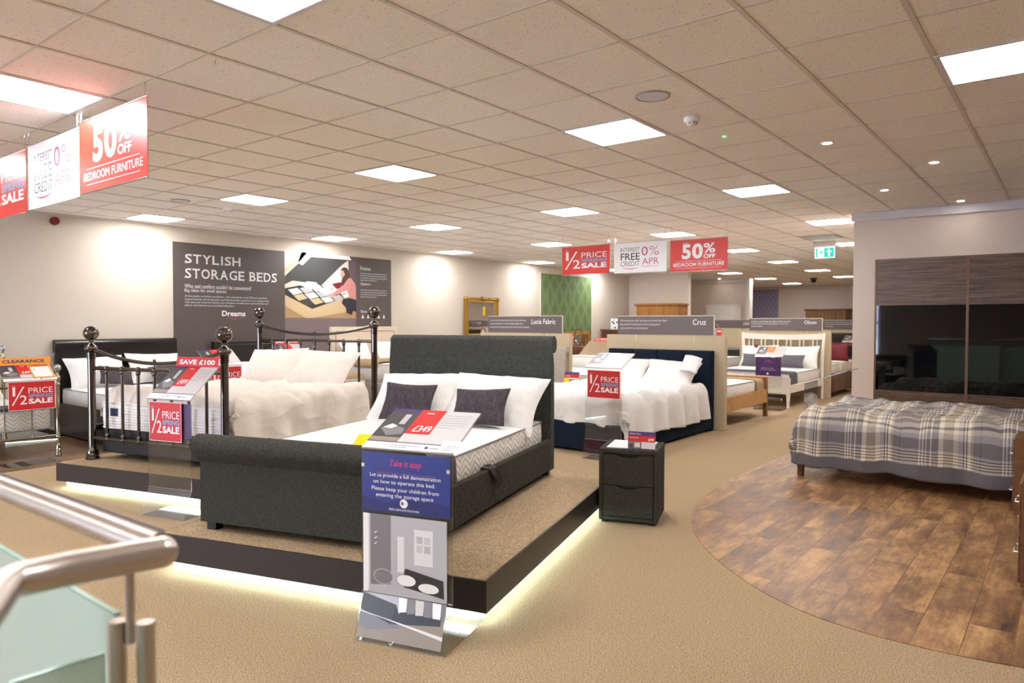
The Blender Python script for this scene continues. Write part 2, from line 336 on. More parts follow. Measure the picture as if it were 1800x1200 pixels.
# ---------------------------------------------------------------- room shell
def shell():
    mb = MB(); mb.box(-10.6, -8, -.12, 4.2, 29.2, 0, 'carpet'); struct(mb.build('floor'))
    # wood-look floor area with a curved edge, laid on the carpet level
    pts = [(-2.47, 9.9), (-2.48, 8.4), (-2.51, 7.4), (-2.515, 6.6), (-2.47, 5.95), (-2.35, 5.3), (-2.15, 4.82), (-1.87, 4.4), (-1.5, 4.03), (-1.12, 3.76), (-.7, 3.66), (-.2, 3.7), (.4, 3.9), (1.2, 4.5), (2, 5.2), (4.1, 5.6), (4.1, 9.9)]
    # smooth the curve
    for _ in range(2):
        q = [pts[0]]
        for a, b in zip(pts, pts[1:]): q += [(a[0]*.75+b[0]*.25, a[1]*.75+b[1]*.25), (a[0]*.25+b[0]*.75, a[1]*.25+b[1]*.75)]
        pts = q + [pts[-1]]
    mb = MB(); mb.prism(pts, .0, .004, 'oak_planks', axis=2); o = struct(mb.build('floor'))
    mb = MB(); mb.box(-10.55, -7.9, 0, -8.2, 22.6, .004, 'left_planks'); struct(mb.build('floor'))
    mb = MB(); mb.box(-10.6, -8, CZ, 4.2, 29.2, CZ+.1, 'ceiling_tile'); struct(mb.build('ceiling'))
    # suspended-ceiling T bars on a 600 mm module
    gx0, gy0 = -1.8146, 3.1954; mb = MB()
    k = -14
    while gx0+.6*k < 4.1:
        x = gx0+.6*k
        if x > -10.5: mb.box(x-.013, -8, CZ-.005, x+.013, 29, CZ, 'grid_metal')
        k += 1
    for k in range(-18, 44):
        y = gy0+.6*k; mb.box(-10.5, y-.007, CZ-.0035, 4.1, y+.007, CZ, 'grid_metal')
    struct(mb.build('ceiling'))
    def wall(name, b, mat='wall_paint'):
        mb = MB(); mb.box(*b, mat); return struct(mb.build(name))
    wall('wall_left', (-10.7, -8, 0, -10.5, 29.2, CZ))
    wall('wall_right', (4.1, -8, 0, 4.3, 10.1, CZ), 'wall_pinkish')
    wall('wall_back', (-2.28, 10.1, 0, 4.3, 29.2, CZ), 'wall_pinkish')
    wall('wall_alcove', (-10.5, 19.0, 0, -8.62, 19.2, CZ), 'wall_pinkish')
    wall('wall_recess', (-10.5, 22.8, 0, -8.26, 22.95, CZ-.02), 'wall_pinkish')
    wall('wall_far', (-10.7, 29.0, 0, -2.2, 29.2, CZ), 'wall_pinkish')
    # shop front behind the camera, with a tall window
    wx0, wx1, wz0, wz1 = -10.3, -5.25, .25, 2.15
    mb = MB(); mb.box(-10.7, -8.2, 0, wx0, -8, CZ, 'wall_paint'); mb.box(wx1, -8.2, 0, 4.3, -8, CZ, 'wall_paint'); mb.box(wx0, -8.2, 0, wx1, -8, wz0, 'wall_paint'); mb.box(wx0, -8.2, wz1, wx1, -8, CZ, 'wall_paint'); struct(mb.build('wall_front'))
    mb = MB()
    for a, b in ((wx0, wx0+.05), (wx1-.05, wx1), (-5.72, -5.67), (-7.3, -7.25), (-8.8, -8.75)): mb.box(a, -8.15, wz0, b, -8.02, wz1, 'ink')
    mb.box(wx0, -8.15, wz0, wx1, -8.02, wz0+.05, 'ink'); mb.box(wx0, -8.15, 1.45, wx1, -8.02, 1.5, 'ink'); mb.box(wx0, -8.15, wz1-.05, wx1, -8.02, wz1, 'ink'); struct(mb.build('window_1'))
    mb = MB(); mb.box(-5.66, -8.3, .9, -5.4, -8.28, 2.0, 'exit_green'); mb.rect(F((-5.6, -8.275, 1.3), (-1, 0, 0), (0, 0, 1)), -.12, 0, 0, .3, 'white'); tag(mb.build('outdoor_sign'), 'green sign outside the shop window, behind the camera', 'sign')
    pl = bpy.data.lights.new('window_portal', 'AREA'); pl.shape = 'RECTANGLE'; pl.size = wx1-wx0; pl.size_y = wz1-wz0; pl.cycles.is_portal = True
    po = bpy.data.objects.new('window_portal', pl); COL.objects.link(po); po.location = ((wx0+wx1)/2, -8.21, (wz0+wz1)/2); po.rotation_euler = (R(-90), 0, 0)
    def coving(n, b):
        mb = MB(); mb.box(*b, 'coving'); struct(mb.build(n, bevel=.008))
    coving('trim_1', (-2.3, 10.05, CZ-.11, 4.1, 10.1, CZ)); coving('trim_2', (-10.5, 22.74, CZ-.12, -8.22, 22.8, CZ)); 
    mb = MB(); mb.box(-8.3, 22.7, 0, -8.2, 23.0, CZ, 'white_paint'); struct(mb.build('trim_3'))
    mb = MB(); mb.box(-10.5, -8, CZ-.025, -10.47, 19, CZ, 'grid_metal'); struct(mb.build('trim_4'))
    def base(n, b):
        mb = MB(); mb.box(*b, 'skirting'); struct(mb.build(n, bevel=.004))
    base('baseboard_left', (-10.5, -8, .004, -10.485, 19, .1)); base('baseboard_back', (-2.295, 10.085, 0, 4.1, 10.1, .1)); base('baseboard_far', (-10.5, 28.985, 0, -2.3, 29, .1))
    base('baseboard_right', (4.085, -8, .004, 4.1, 10.08, .1))
shell()

# wallpaper panels
def wallpapers():
    mb = MB(); mb.box(-10.497, 14.475, .1, -10.486, 16.85, 2.70, 'green_damask'); mb.box(-10.497, 14.44, .1, -10.482, 14.475, 2.72, 'white_paint')
    tag(mb.build('wallpaper_panel'), 'green swirling damask wallpaper panel on the left wall', 'wallpaper')
    mb = MB(); mb.box(-10.35, 28.975, .1, -9.3, 28.997, 2.79, 'lilac_trellis'); tag(mb.build('wallpaper_panel'), 'lilac trellis wallpaper panel on the far wall', 'wallpaper')
wallpapers()

# ---------------------------------------------------------------- ceiling fittings
def fittings():
    rows = [('nearest row', -3, [('directly over the rail', -2), ('beside the left hanging banners', -6), ('at the left wall', -10)]),
            ('second row', 2, [('above the wood floor at the far right', 2), ('over the grey fabric bed', -2), ('over the metal bed', -6), ('beside the left smoke detector', -10), ('touching the left wall', -14)]),
            ('third row', 7, [('nearest the wardrobe', -2), ('before the right hanging banners', -6), ('over the back of the metal bed', -10), ('touching the left wall', -14)]),
            ('fourth row', 12, [('before the ceiling vent', -2), ('just above the white finance banner', -6), ('just left of the right hanging banners', -10), ('touching the left wall above the gilt mirror', -14)])]
    P = []
    for rn, j, cs in rows:
        for cn, i in cs: P.append((-1.8146+.6*(i+.5), 3.1954+.6*(j+.5), 'square ceiling light panel in the %s, %s' % (rn, cn)))
    P += [(-5.184, 13.885, 'bright square ceiling light panel partly behind the right end of the red banners'),
          (-10.0, 13.75, 'small distant ceiling light panel above the green wallpaper'),
          (-3.145, 13.9, 'bright ceiling light panel cut off by the wardrobe wall, right of the exit sign'),
          (-5.376, 17.09, 'distant square ceiling light panel directly left of the exit sign'),
          (-5.52, 20.45, 'distant ceiling light panel below the exit sign'),
          (-7.84, 20.12, 'distant ceiling light panel above the white wardrobe'),
          (-7.886, 23.3, 'distant ceiling light panel above the lilac wallpaper'),
          (-5.618, 23.74, 'distant ceiling light panel beside the black dome camera'),
          (-8.108, 26.77, 'farthest ceiling light panel, above the far corner')]
    P += [(-7.53, 13.8, 'distant ceiling light panel added unseen behind the middle hanging banner'), (-7.6, 17.05, 'distant ceiling light panel added unseen behind the right hanging banner'), (-10.0, 16.9, 'distant ceiling light panel added unseen behind the half price hanging banner')]  # panels added out of sight behind the banners to brighten the far walls
    back = [(-2, -8), (2, -8), (-6, -8), (-10, -8), (2, -3)]  # grid cells out of view, given extra panels for the room's illumination
    for (i, j), nm in zip(back, ('ahead of the shop window, right of centre', 'ahead of the shop front, far right', 'ahead of the shop window, left of centre', 'in the front left corner of the shop', 'to the right of the stair rail')): P.append((-1.8146+.6*(i+.5), 3.1954+.6*(j+.5), 'unseen added ceiling light panel '+nm))
    proto = None
    for x, y, lb in P:
        if proto is None:
            proto = thing('ceiling_light', lb, 'ceiling light', (x, y, CZ), 0, 'square ceiling light panels'); t = proto
            mb = MB()
            for b in ((-.3, -.3, .3, -.272), (-.3, .272, .3, .3), (-.3, -.272, -.272, .272), (.272, -.272, .3, .272)): mb.box(b[0], b[1], -.008, b[2], b[3], -.0005, 'coving')
            mb.build('frame', t)
            mb = MB(); mb.box(-.272, -.272, -.004, .272, .272, -.001, 'panel_white'); mb.build('diffuser', t)
        else:
            t = copy_tree(proto); t.location = (x, y, CZ); t['label'] = lb
    S = [(-1.552, 5.973, 'nearest recessed spotlight right of the smoke detector'), (-.995, 7.266, 'recessed spotlight farthest to the right in the ceiling'), (-1.613, 8.461, 'recessed spotlight in front of the wardrobe, left one'), (-1.058, 9.748, 'recessed spotlight closest to the wardrobe wall'),
         (-9.07, 22.4, 'tiny recessed spotlight above the white wardrobe'), (-9.1, 25.5, 'tiny recessed spotlight above the lilac wallpaper')]
    proto = None
    for x, y, lb in S:
        if proto is None:
            proto = thing('recessed_spotlight', lb, 'spotlight', (x, y, CZ), 0, 'small recessed spotlights')
            mb = MB(); mb.lathe([(.035, -.001), (.035, -.008), (.046, -.008), (.05, -.001)], 'white_paint', n=24); mb.build('bezel', proto)
            mb = MB(); mb.lathe([(.034, -.0095), (.034, -.0085)], 'spot_white', n=20); mb.build('lamp', proto)
        else: t = copy_tree(proto); t.location = (x, y, CZ); t['label'] = lb
    for x, y, lb in ((-2.097, 4.079, 'round flat grey ceiling speaker beside the centre light panel'), (-8.233, 4.184, 'round flat ceiling speaker near the left wall')):
        t = thing('ceiling_speaker', lb, 'speaker', (x, y, CZ), 0, 'round ceiling speakers')
        mb = MB(); mb.lathe([(.105, -.0005), (.11, -.008), (.098, -.011), (.095, -.006)], 'duct_grey', n=32); mb.build('rim', t)
        mb = MB(); mb.lathe([(.094, -.001), (.094, -.007), (.01, -.009)], 'grey_card', n=32); mb.build('grille', t)
    for x, y, lb in ((-2.102, 4.673, 'white smoke detector right of the centre light panel'), (-8.301, 4.816, 'white smoke detector near the left wall')):
        t = thing('smoke_detector', lb, 'smoke detector', (x, y, CZ), 0, 'white smoke detectors')
        mb = MB(); mb.lathe([(.052, -.001), (.056, -.018), (.052, -.03), (.045, -.034)], 'white', n=28); mb.build('base', t)
        mb = MB(); mb.lathe([(.042, -.033), (.038, -.05), (.022, -.06), (.004, -.062)], 'white_paint', n=24)
        for k in range(8):
            a = k*math.pi/4; mb.box(.036*math.cos(a)-.004, .036*math.sin(a)-.004, -.05, .036*math.cos(a)+.004, .036*math.sin(a)+.004, -.036, 'ink')
        mb.build('sensor_head', t)
    mb = MB(); mb.lathe([(.014, -.001), (.014, -.003), (.004, -.006)], 'green_led', c=(-2.124, 5.309, CZ), n=14); tag(mb.build('indicator_light'), 'tiny green indicator light in the ceiling tiles', 'indicator light')
    # ceiling vent
    t = thing('ceiling_vent', 'square grey louvred ceiling vent left of the exit sign', 'vent', (-3.32, 12.5, CZ))
    mb = MB(); mb.box(-.3, -.3, -.01, .3, .3, -.001, 'duct_grey'); mb.build('frame', t)
    for k in range(5):
        mb = MB(); mb.box(-.26, -.24+k*.1, -.018, .26, -.18+k*.1, -.0105, 'light_photo'); mb.build('louvre', t)
    # exit sign
    t = thing('exit_sign', 'green and white running man exit sign hanging from the ceiling', 'exit sign', (-3.47, 13.3, CZ))
    mb = MB(); mb.box(-.18, -.06, -.08, .18, .06, -.001, 'coving'); mb.build('housing', t, bevel=.01)
    fr = F((-.165, -.012, -.285), (1, 0, 0), (0, 0, 1)); mb = MB(); mb.fbox(fr, 0, 0, .33, .19, -.012, 0, 'exit_white')
    mb.rect(fr, .015, .015, .045, .175, 'exit_teal'); mb.rect(fr, .155, .012, .318, .178, 'exit_teal'); 
    mb.poly(fr, [(.236, .16), (.19, .105), (.215, .105), (.236, .13), (.258, .105), (.283, .105)], 'exit_white', .002); mb.poly(fr, [(.224, .03), (.248, .03), (.248, .135), (.224, .135)], 'exit_white', .002); 
    mb.disc(fr, .115, .15, .013, 'exit_teal'); mb.poly(fr, [(.085, .09), (.1, .13), (.125, .128), (.118, .08)], 'exit_teal'); mb.poly(fr, [(.09, .095), (.118, .085), (.14, .06), (.13, .052), (.105, .07)], 'exit_teal'); mb.poly(fr, [(.09, .092), (.1, .085), (.08, .05), (.055, .035), (.05, .045), (.07, .06)], 'exit_teal')
    mb.poly(fr, [(.118, .125), (.145, .1), (.14, .092), (.115, .11)], 'exit_teal'); mb.poly(fr, [(.1, .128), (.065, .11), (.07, .1), (.1, .115)], 'exit_teal')
    mb.build('sign_face', t)
    mb = MB(); mb.tube([(-.1, -.02, -.08), (-.1, -.02, -.1)], .006, 'chrome'); mb.tube([(.1, -.02, -.08), (.1, -.02, -.1)], .006, 'chrome'); mb.build('bracket', t)
    # dome camera
    t = thing('dome_camera', 'small black dome security camera on the far ceiling', 'security camera', (-6.53, 23.77, CZ)); mb = MB(); mb.lathe([(.1, -.001), (.1, -.05)], 'ink', n=24); mb.build('base', t); mb = MB(); mb.lathe([(.09, -.05), (.08, -.11), (.05, -.15), (.01, -.165)], 'black_glass', n=24); mb.build('dome', t)
    # fire alarm on the wall
    t = thing('fire_alarm', 'round red fire alarm sounder high on the left wall', 'fire alarm', (-10.5, 3.652, 2.79)); t.rotation_euler = (0, R(90), 0)
    mb = MB(); mb.lathe([(.055, .0), (.055, .02)], 'alarm_red', n=28); mb.build('base', t)
    mb = MB(); mb.lathe([(.05, .02), (.052, .05), (.04, .075), (.025, .078), (.02, .07)], 'alarm_red', n=28); mb.build('sounder', t)
    # spare wire hooks hanging from the grid
    mb = MB(); c = Vector((-3.56, 2.0, CZ)); mb.tube([c+Vector(p) for p in ((0, 0, -.002), (.015, 0, -.02), (.015, 0, -.05), (0, 0, -.07), (-.012, 0, -.055))], .0012, 'chrome', 6); tag(mb.build('wire_hook'), 'empty wire hook hanging from the ceiling right of the left banners', 'hook')
fittings()

# ---------------------------------------------------------------- printed cards
def sale_design(mb, fr, w_, h_, z=.001, bg='sale_red', border=True):
    if border: mb.rect(fr, 0, 0, w_, h_, 'white', z)
    b = .012*w_ if border else 0
    mb.rect(fr, b, b, w_-b, h_-b, bg, z+.0006); z2 = z+.0013
    T = lambda s, x0, y0, x1, y1, m, bold=0: mb.text(fr, s, x0*w_, (1-y1)*h_, (x1-x0)*w_, (y1-y0)*h_, m, bold, z2)
    T('UP TO', .07, .125, .15, .15, 'white', .01)
    T('1', .09, .18, .145, .49, 'white', -.02); T('2', .24, .48, .39, .79, 'white', .004)
    mb.poly(fr, [(.07*w_, .19*h_), (.10*w_, .19*h_), (.335*w_, .82*h_), (.30*w_, .82*h_)], 'white', z2)
    T('PRICE', .42, .23, .94, .42, 'white', -.004); T('SPRING', .42, .45, .945, .585, 'spring_blue', .05); T('SALE', .42, .61, .94, .79, 'white', .035)
def fifty_design(mb, fr, w_, h_):
    mb.rect(fr, 0, 0, w_, h_, 'orange_red', .001); z2 = .002
    T = lambda s, x0, y0, x1, y1, m, bold=0: mb.text(fr, s, x0*w_, (1-y1)*h_, (x1-x0)*w_, (y1-y0)*h_, m, bold, z2)
    T('UP TO', .23, .09, .31, .125, 'white', .02); T('5', .21, .14, .37, .62, 'white', .04); T('0', .39, .13, .58, .62, 'white', .04); T('%', .59, .14, .79, .45, 'white', .02); T('OFF', .59, .48, .79, .62, 'white', .03)
    mb.rect(fr, .1*w_, .31*h_, .9*w_, .318*h_, 'white', z2); T('BEDROOM FURNITURE', .06, .735, .94, .85, 'white', .01); mb.rect(fr, .1*w_, .09*h_, .9*w_, .098*h_, 'white', z2)
def finance_design(mb, fr, w_, h_):
    mb.rect(fr, 0, 0, w_, h_, 'white', .001); z2 = .002
    T = lambda s, x0, y0, x1, y1, m, bold=0: mb.text(fr, s, x0*w_, (1-y1)*h_, (x1-x0)*w_, (y1-y0)*h_, m, bold, z2)
    T('INTEREST', .12, .17, .50, .30, 'ink', -.006); T('FREE', .13, .35, .50, .58, 'ink', .01); T('CREDIT', .13, .62, .50, .78, 'ink', -.006)
    T('0', .535, .16, .65, .46, 'pink', .0); T('%', .68, .16, .86, .46, 'pinkish', -.008); T('APR', .545, .54, .86, .75, 'pinkish', 0); T('REPRESENTATIVE', .54, .79, .86, .825, 'pinkish', 0)
    n = 16; up = [(.14+.36*i/n, .175-.03*math.sin(math.pi*i/n)) for i in range(n+1)]; dn = [(.14+.36*i/n, .175-.055*math.sin(math.pi*i/n)) for i in range(n, -1, -1)]
    mb.poly(fr, [(a*w_, b*h_) for a, b in up+dn[1:-1]], 'pink', z2)
def lines(mb, fr, x0, y0, x1, y1, n, m, z=.0022, seed=1, fill=.45):
    rnd = random.Random(seed); h_ = (y1-y0)/n
    for i in range(n):
        x = x0; y = y1-(i+1)*h_; end = x0+(x1-x0)*(1 if i < n-1 else .6)
        while x < end-.01*(x1-x0):
            L_ = (x1-x0)*rnd.uniform(.03, .11); mb.rect(fr, x, y+h_*.25, min(x+L_, end), y+h_*(.25+fill), m, z); x += L_+(x1-x0)*.016
def banner(name, x0, x1, y, z0, z1, design, label, bg='white'):
    t = thing('hanging_banner', label, 'banner', (x0, y, z1), 0, 'hanging sale banners'); w_ = x1-x0; h_ = z1-z0
    mb = MB(); mb.box(0, 0, -h_, w_, .002, 0, bg); fr = F((0, 0, -h_), (1, 0, 0), (0, 0, 1)); design(mb, fr, w_, h_); mb.build('printed_sheet', t)
    mb = MB(); mb.tube([(0, .001, .004), (w_, .001, .004)], .006, 'acrylic_edge', 8); mb.build('top_rail', t); mb = MB(); mb.tube([(0, .001, -h_-.005), (w_, .001, -h_-.005)], .006, 'acrylic_edge', 8); mb.build('bottom_rail', t)
    for x in (.02, w_-.02):
        mb = MB(); zt = CZ-z1-.004; mb.tube([(x-.008, .001, .004), (x-.012, .001, .03), (x-.01, .001, zt-.02), (x, .001, zt-.002), (x+.01, .001, zt-.02), (x+.008, .001, .03)], .0016, 'chrome', 6); mb.build('wire_hook', t)
sale_flat = lambda mb, fr, w_, h_: sale_design(mb, fr, w_, h_, bg='orange_red', border=False)
banner('a', -7.18, -6.245, 1.99, 2.31, 2.775, sale_flat, 'red half price spring sale banner, leftmost, cut off by the photo edge', 'orange_red')
banner('b', -6.20, -5.27, 1.99, 2.32, 2.785, finance_design, 'white interest free credit banner hanging at the left by the camera')
banner('c', -5.25, -4.295, 1.99, 2.335, 2.80, fifty_design, 'large red 50% off banner hanging at the upper left', 'orange_red')
banner('d', -6.67, -5.762, 9.8, 2.255, 2.705, sale_flat, 'red half price spring sale banner hanging over the beds at centre', 'orange_red')
banner('e', -5.68, -4.79, 9.8, 2.24, 2.705, finance_design, 'white interest free credit banner between two red ones over the beds')
banner('f', -4.73, -3.85, 9.8, 2.225, 2.68, fifty_design, 'red 50% off bedroom furniture banner nearest the exit sign', 'orange_red')

# ---------------------------------------------------------------- wall mural
SERIF = {'S': [(.92, 1), (.06, 0)], 'T': [(.5, 0), (0.03, .93), (.97, .93)], 'Y': [(.08, 1), (.92, 1), (.5, 0)], 'L': [(.1, 1), (.1, 0), (.96, .1)], 'I': [(.5, 1), (.5, 0)], 'H': [(.1, 1), (.1, 0), (.9, 1), (.9, 0)], 'R': [(.1, 1), (.1, 0), (.93, 0)], 'A': [(.06, 0), (.94, 0)], 'G': [(.9, .45), (.92, .95)], 'E': [(.08, 1), (.08, 0), (.96, .93), (.96, .07)], 'B': [(.08, 1), (.08, 0)], 'D': [(.08, 1), (.08, 0)], 'O': []}
def serif_word(mb, fr, word, x, y, wid, h_, m, z):
    adv = {'I': .45, 'L': .8, 'E': .82, 'B': .88, 'S': .75, 'O': 1.08, 'G': 1.05, 'H': 1.0, 'D': 1.0, 'A': 1.0, 'R': .95, 'T': .9, 'Y': .95, ' ': .45}
    tot = sum(adv[c] for c in word); u = wid/tot
    for c in word:
        a = adv[c]*u
        if c != ' ':
            lw = a*(.82 if c != 'I' else .34); lx = x+(a-lw)/2; mb.text(fr, c, lx, y, lw, h_, m, .012, z)
            for fx, fy in SERIF[c]:
                if fy in (0, 1):
                    sw = h_*.13; cx = lx+fx*lw; yy = y if fy == 0 else y+h_*.95; mb.rect(fr, cx-sw, yy, cx+sw, yy+h_*.05, m, z)
                else: cx = lx+fx*lw; mb.rect(fr, cx-h_*.025, y+h_*fy-h_*.12, cx+h_*.025, y+h_*fy+h_*.1, m, z)
        x += a
def mural():
    fr = F((-10.5, 5.21, 0), (0, 1, 0), (0, 0, 1)); t = thing('wall_mural', 'grey stylish storage beds mural with a picture of a woman at a bed', 'mural', (-10.5, 5.21, 0))
    fr = F((0, 0, 0), (0, 1, 0), (0, 0, 1))
    mb = MB(); mb.fbox(fr, 0, .12, 1.9, 2.665, 0, .012, 'mural_grey'); z = .013
    def tx(s, y0, y1, za, zb, m='pale_card', b=0): mb.text(fr, s, y0, za, y1-y0, zb-za, m, b, z)
    serif_word(mb, fr, 'STYLISH', .17, 2.36, .93, .135, 'pale_card', z); serif_word(mb, fr, 'STORAGE BEDS', .17, 2.135, 1.585, .145, 'pale_card', z)
    tx("Who said comfort couldn't be convenient?", .17, 1.27, 1.985, 2.05); tx('Big ideas for small spaces.', .17, .85, 1.915, 1.975)
    for i, s in enumerate(("All the comfort and all the convenience - who could ask for more? With our impressive", "range of ottoman and storage beds, you'll find the perfect solution for your storage needs.", "Tidy away your shoes and clothes, toys and games, as well as your spare bed linen and", "pillows, and maximise your bedroom living space.")):
        tx(s, .17, (1.56, 1.6, 1.58, .98)[i], 1.845-.046*i, 1.878-.046*i)
    mb.text(fr, 'Dreams', .765, 1.565, .40, .085, 'white', .02, z)
    n = 14; mb.poly(fr, [(.84+.28*i/n, 1.55-.02*math.sin(math.pi*i/n)) for i in range(n+1)]+[(.84+.28*i/n, 1.55-.032*math.sin(math.pi*i/n)) for i in range(n-1, 0, -1)], 'pink', z)
    mb.build('heading_panel', t)
    mb = MB(); mb.fbox(fr, 1.9, .12, 3.42, 1.545, 0, .011, 'mural_mauve'); mb.build('lower_panel', t)
    mb = MB(); mb.fbox(fr, 3.42, .12, 4.29, 2.68, 0, .011, 'mural_grey'); z = .012
    tx('Finishes', 3.53, 3.77, 2.445, 2.51); lines(mb, fr, 3.53, 2.24, 4.18, 2.41, 4, 'light_photo', z, 3, .3); tx('Options', 3.53, 3.77, 2.15, 2.215); lines(mb, fr, 3.53, 1.93, 4.18, 2.10, 4, 'light_photo', z, 4, .3); tx('Sizes', 3.53, 3.68, 1.65, 1.70)
    for k in range(5): mb.disc(fr, 3.58+.13*k, 1.595, .016, 'pale_card', z, 10); mb.poly(fr, [(3.55+.13*k, 1.545), (3.61+.13*k, 1.545), (3.6+.13*k, 1.58), (3.56+.13*k, 1.58)], 'pale_card', z)
    mb.build('text_panel', t)
    # picture: beds storage box, raised lid, woman leaning in
    mb = MB(); mb.fbox(fr, 1.9, 1.545, 3.42, 2.68, 0, .011, 'ray_wall'); X0, W_, Z0, H_ = 1.9, 1.52, 1.545, 1.135
    def pg(pts, m, k): mb.poly(fr, [(X0+a*W_, Z0+b*H_) for a, b in pts], m, .012+.0008*k)
    pg([(0, 0), (1, 0), (1, .16), (0, .2)], 'photo_floor', 0); pg([(.9, .55), (1, .5), (1, 1), (.88, 1)], 'curtain', 0); pg([(.53, .55), (.86, .44), (.86, .85), (.70, .8)], 'photo_white', 0)
    pg([(0, .62), (.27, .93), (.35, .98), (.92, .97), (.8, .86), (.5, .52), (.1, .56), (0, .5)], 'lid_dark', 1)
    pg([(0, .7), (.2, .86), (.3, 1), (.0, 1)], 'photo_white', 2); pg([(.17, .84), (.23, .80), (.35, .94), (.93, .94), (.9, 1), (.22, 1)], 'white', 2)
    pg([(.0, .68), (.17, .84), (.14, .87), (0, .74)], 'box_wood', 3)
    pg([(0, .44), (.22, .5), (.38, .56), (.9, .37), (.9, .3), (.36, .1), (0, .3)], 'photo_dark', 3)
    rnd = random.Random(5); mm = ['white', 'photo_white', 'lid_dark', 'light_photo', 'crimson', 'box_wood', 'white', 'photo_dark']
    for i in range(5):
        for j in range(3):
            a = .04+.15*i+.07*j; b = .42+.03*i-.085*j; pg([(a, b), (a+.12, b+.035), (a+.19, b-.035), (a+.07, b-.075)], mm[(i*3+j*5) % 8], 4)
    pg([(.19, .5), (.3, .56), (.42, .55), (.46, .49), (.34, .44)], 'white', 5); pg([(.43, .44), (.55, .48), (.66, .44), (.66, .38), (.55, .36)], 'photo_white', 5)
    pg([(0, .34), (.36, .14), (.36, .0), (.27, .0), (0, .18)], 'box_wood', 5); pg([(.36, .14), (.9, .36), (.97, .3), (.97, .12), (.36, .0)], 'box_wood', 6)
    pg([(.78, .24), (.8, .31), (.96, .34), (1, .3), (1, .1), (.95, .12), (.93, .05), (.85, .09), (.84, .17)], 'jeans', 7)
    pg([(.83, .62), (.87, .66), (.93, .64), (.99, .55), (1, .3), (.9, .33), (.86, .45), (.75, .4), (.63, .33), (.61, .36), (.74, .47), (.82, .56)], 'shirt_pink', 8)
    pg([(.6, .32), (.66, .33), (.66, .37), (.61, .39), (.57, .35)], 'skin', 9); mb.disc(fr, X0+.795*W_, Z0+.70*H_, .05, 'skin', .0195, 16, .075)
    pg([(.77, .78), (.81, .82), (.86, .81), (.9, .74), (.9, .66), (.86, .62), (.8, .52), (.77, .56), (.79, .64), (.83, .7), (.81, .76), (.77, .76)], 'hair', 10)
    mb.build('picture_panel', t)
mural()

# ---------------------------------------------------------------- soft goods
def pillow(name, label, cat, c, w_, h_, t_, rot, mat, group=None, seed=0, wr=.012):
    mb = MB(); nu, nv = 30, 22
    def surf(sg):
        def fn(a, b):
            u = 2*a-1; v = 2*b-1; u = math.copysign(abs(u)**.85, u); v = math.copysign(abs(v)**.85, v)
            x = w_/2*u*(1-.09*(1-v*v)**1.5); y = h_/2*v*(1-.09*(1-u*u)**1.5)
            e = max(0, (1-abs(u)**2.6))*max(0, (1-abs(v)**2.6)); th = t_/2*e**.55
            r = nz(x*7+seed*3.1, y*7, seed)*wr + nz(x*19, y*5+seed, sg+seed)*wr*.5
            rad = max(abs(u), abs(v)); r += .5*wr*math.sin(math.atan2(v, u)*14+seed)*max(0, rad-.5)*e**.3*2
            return (x, y, sg*(th+r*min(1, e*3)))
        return fn
    mb.grid(surf(1), nu, nv, mat); mb.grid(surf(-1), nu, nv, mat); n = (nu+1)*(nv+1)
    half = nu*nv
    for i in range(half, 2*half): mb.f[i] = mb.f[i][::-1]
    o = mb.build(name, loc=c); o.rotation_euler = rot
    return tag(o, label, cat, group)
def prot(rz, tilt, roll=0):     # pillow leaning back: long side along bed x, tilt from horizontal
    return (Matrix.Rotation(R(rz), 4, 'Z') @ Matrix.Rotation(R(tilt), 4, 'X') @ Matrix.Rotation(R(roll), 4, 'Z')).to_euler()
def loc_of(o, rz, p):
    a = R(rz); return (o[0]+p[0]*math.cos(a)-p[1]*math.sin(a), o[1]+p[0]*math.sin(a)+p[1]*math.cos(a), o[2]+p[2])
def mattress(o, rz, x0, y0, x1, y1, z0, z1, label, side='mattress_side', pipe='piping_grey', tag_=None, group=None):
    c = loc_of(o, rz, (x0, y0, z0)); t = thing('mattress', label, 'mattress', c, rz, group); w_ = x1-x0; l_ = y1-y0; h_ = z1-z0; r = .06
    def ring(inset, z):
        P = []
        for cx, cy, a0 in ((w_-r, l_-r, 0), (r, l_-r, 90), (r, r, 180), (w_-r, r, 270)):
            for k in range(5):
                a = R(a0+k*22.5); P.append((cx+(r-inset)*math.cos(a), cy+(r-inset)*math.sin(a), z))
        return P
    mb = MB(); rs = [ring(.012, 0), ring(0, .015), ring(-.004, h_*.5), ring(0, h_-.02), ring(.012, h_)]; n = 20; V = [p for q in rs for p in q]
    mb.add(V, [(i*n+j, i*n+(j+1) % n, (i+1)*n+(j+1) % n, (i+1)*n+j) for i in range(4) for j in range(n)], side, True); mb.add(rs[0], [tuple(range(n-1, -1, -1))], side); mb.build('side_border', t)
    mb = MB(); mb.add(rs[4], [tuple(range(n))], 'mattress_top')
    mb.grid(lambda a, b: (.03+a*(w_-.06), .03+b*(l_-.06), h_+.014*(1-abs(2*a-1)**6)*(1-abs(2*b-1)**6)*(.8+.2*nz(a*9, b*11))), 18, 22, 'mattress_top'); mb.build('top_panel', t)
    for z in (.012, h_-.004):
        q = ring(-.002, z); mb = MB(); mb.tube(q+[q[0]], .0045, pipe, 6, False); mb.build('piping', t)
    if tag_:
        mb = MB(); mb.box(*tag_, 'label_blue'); mb.build('label', t)
    return t
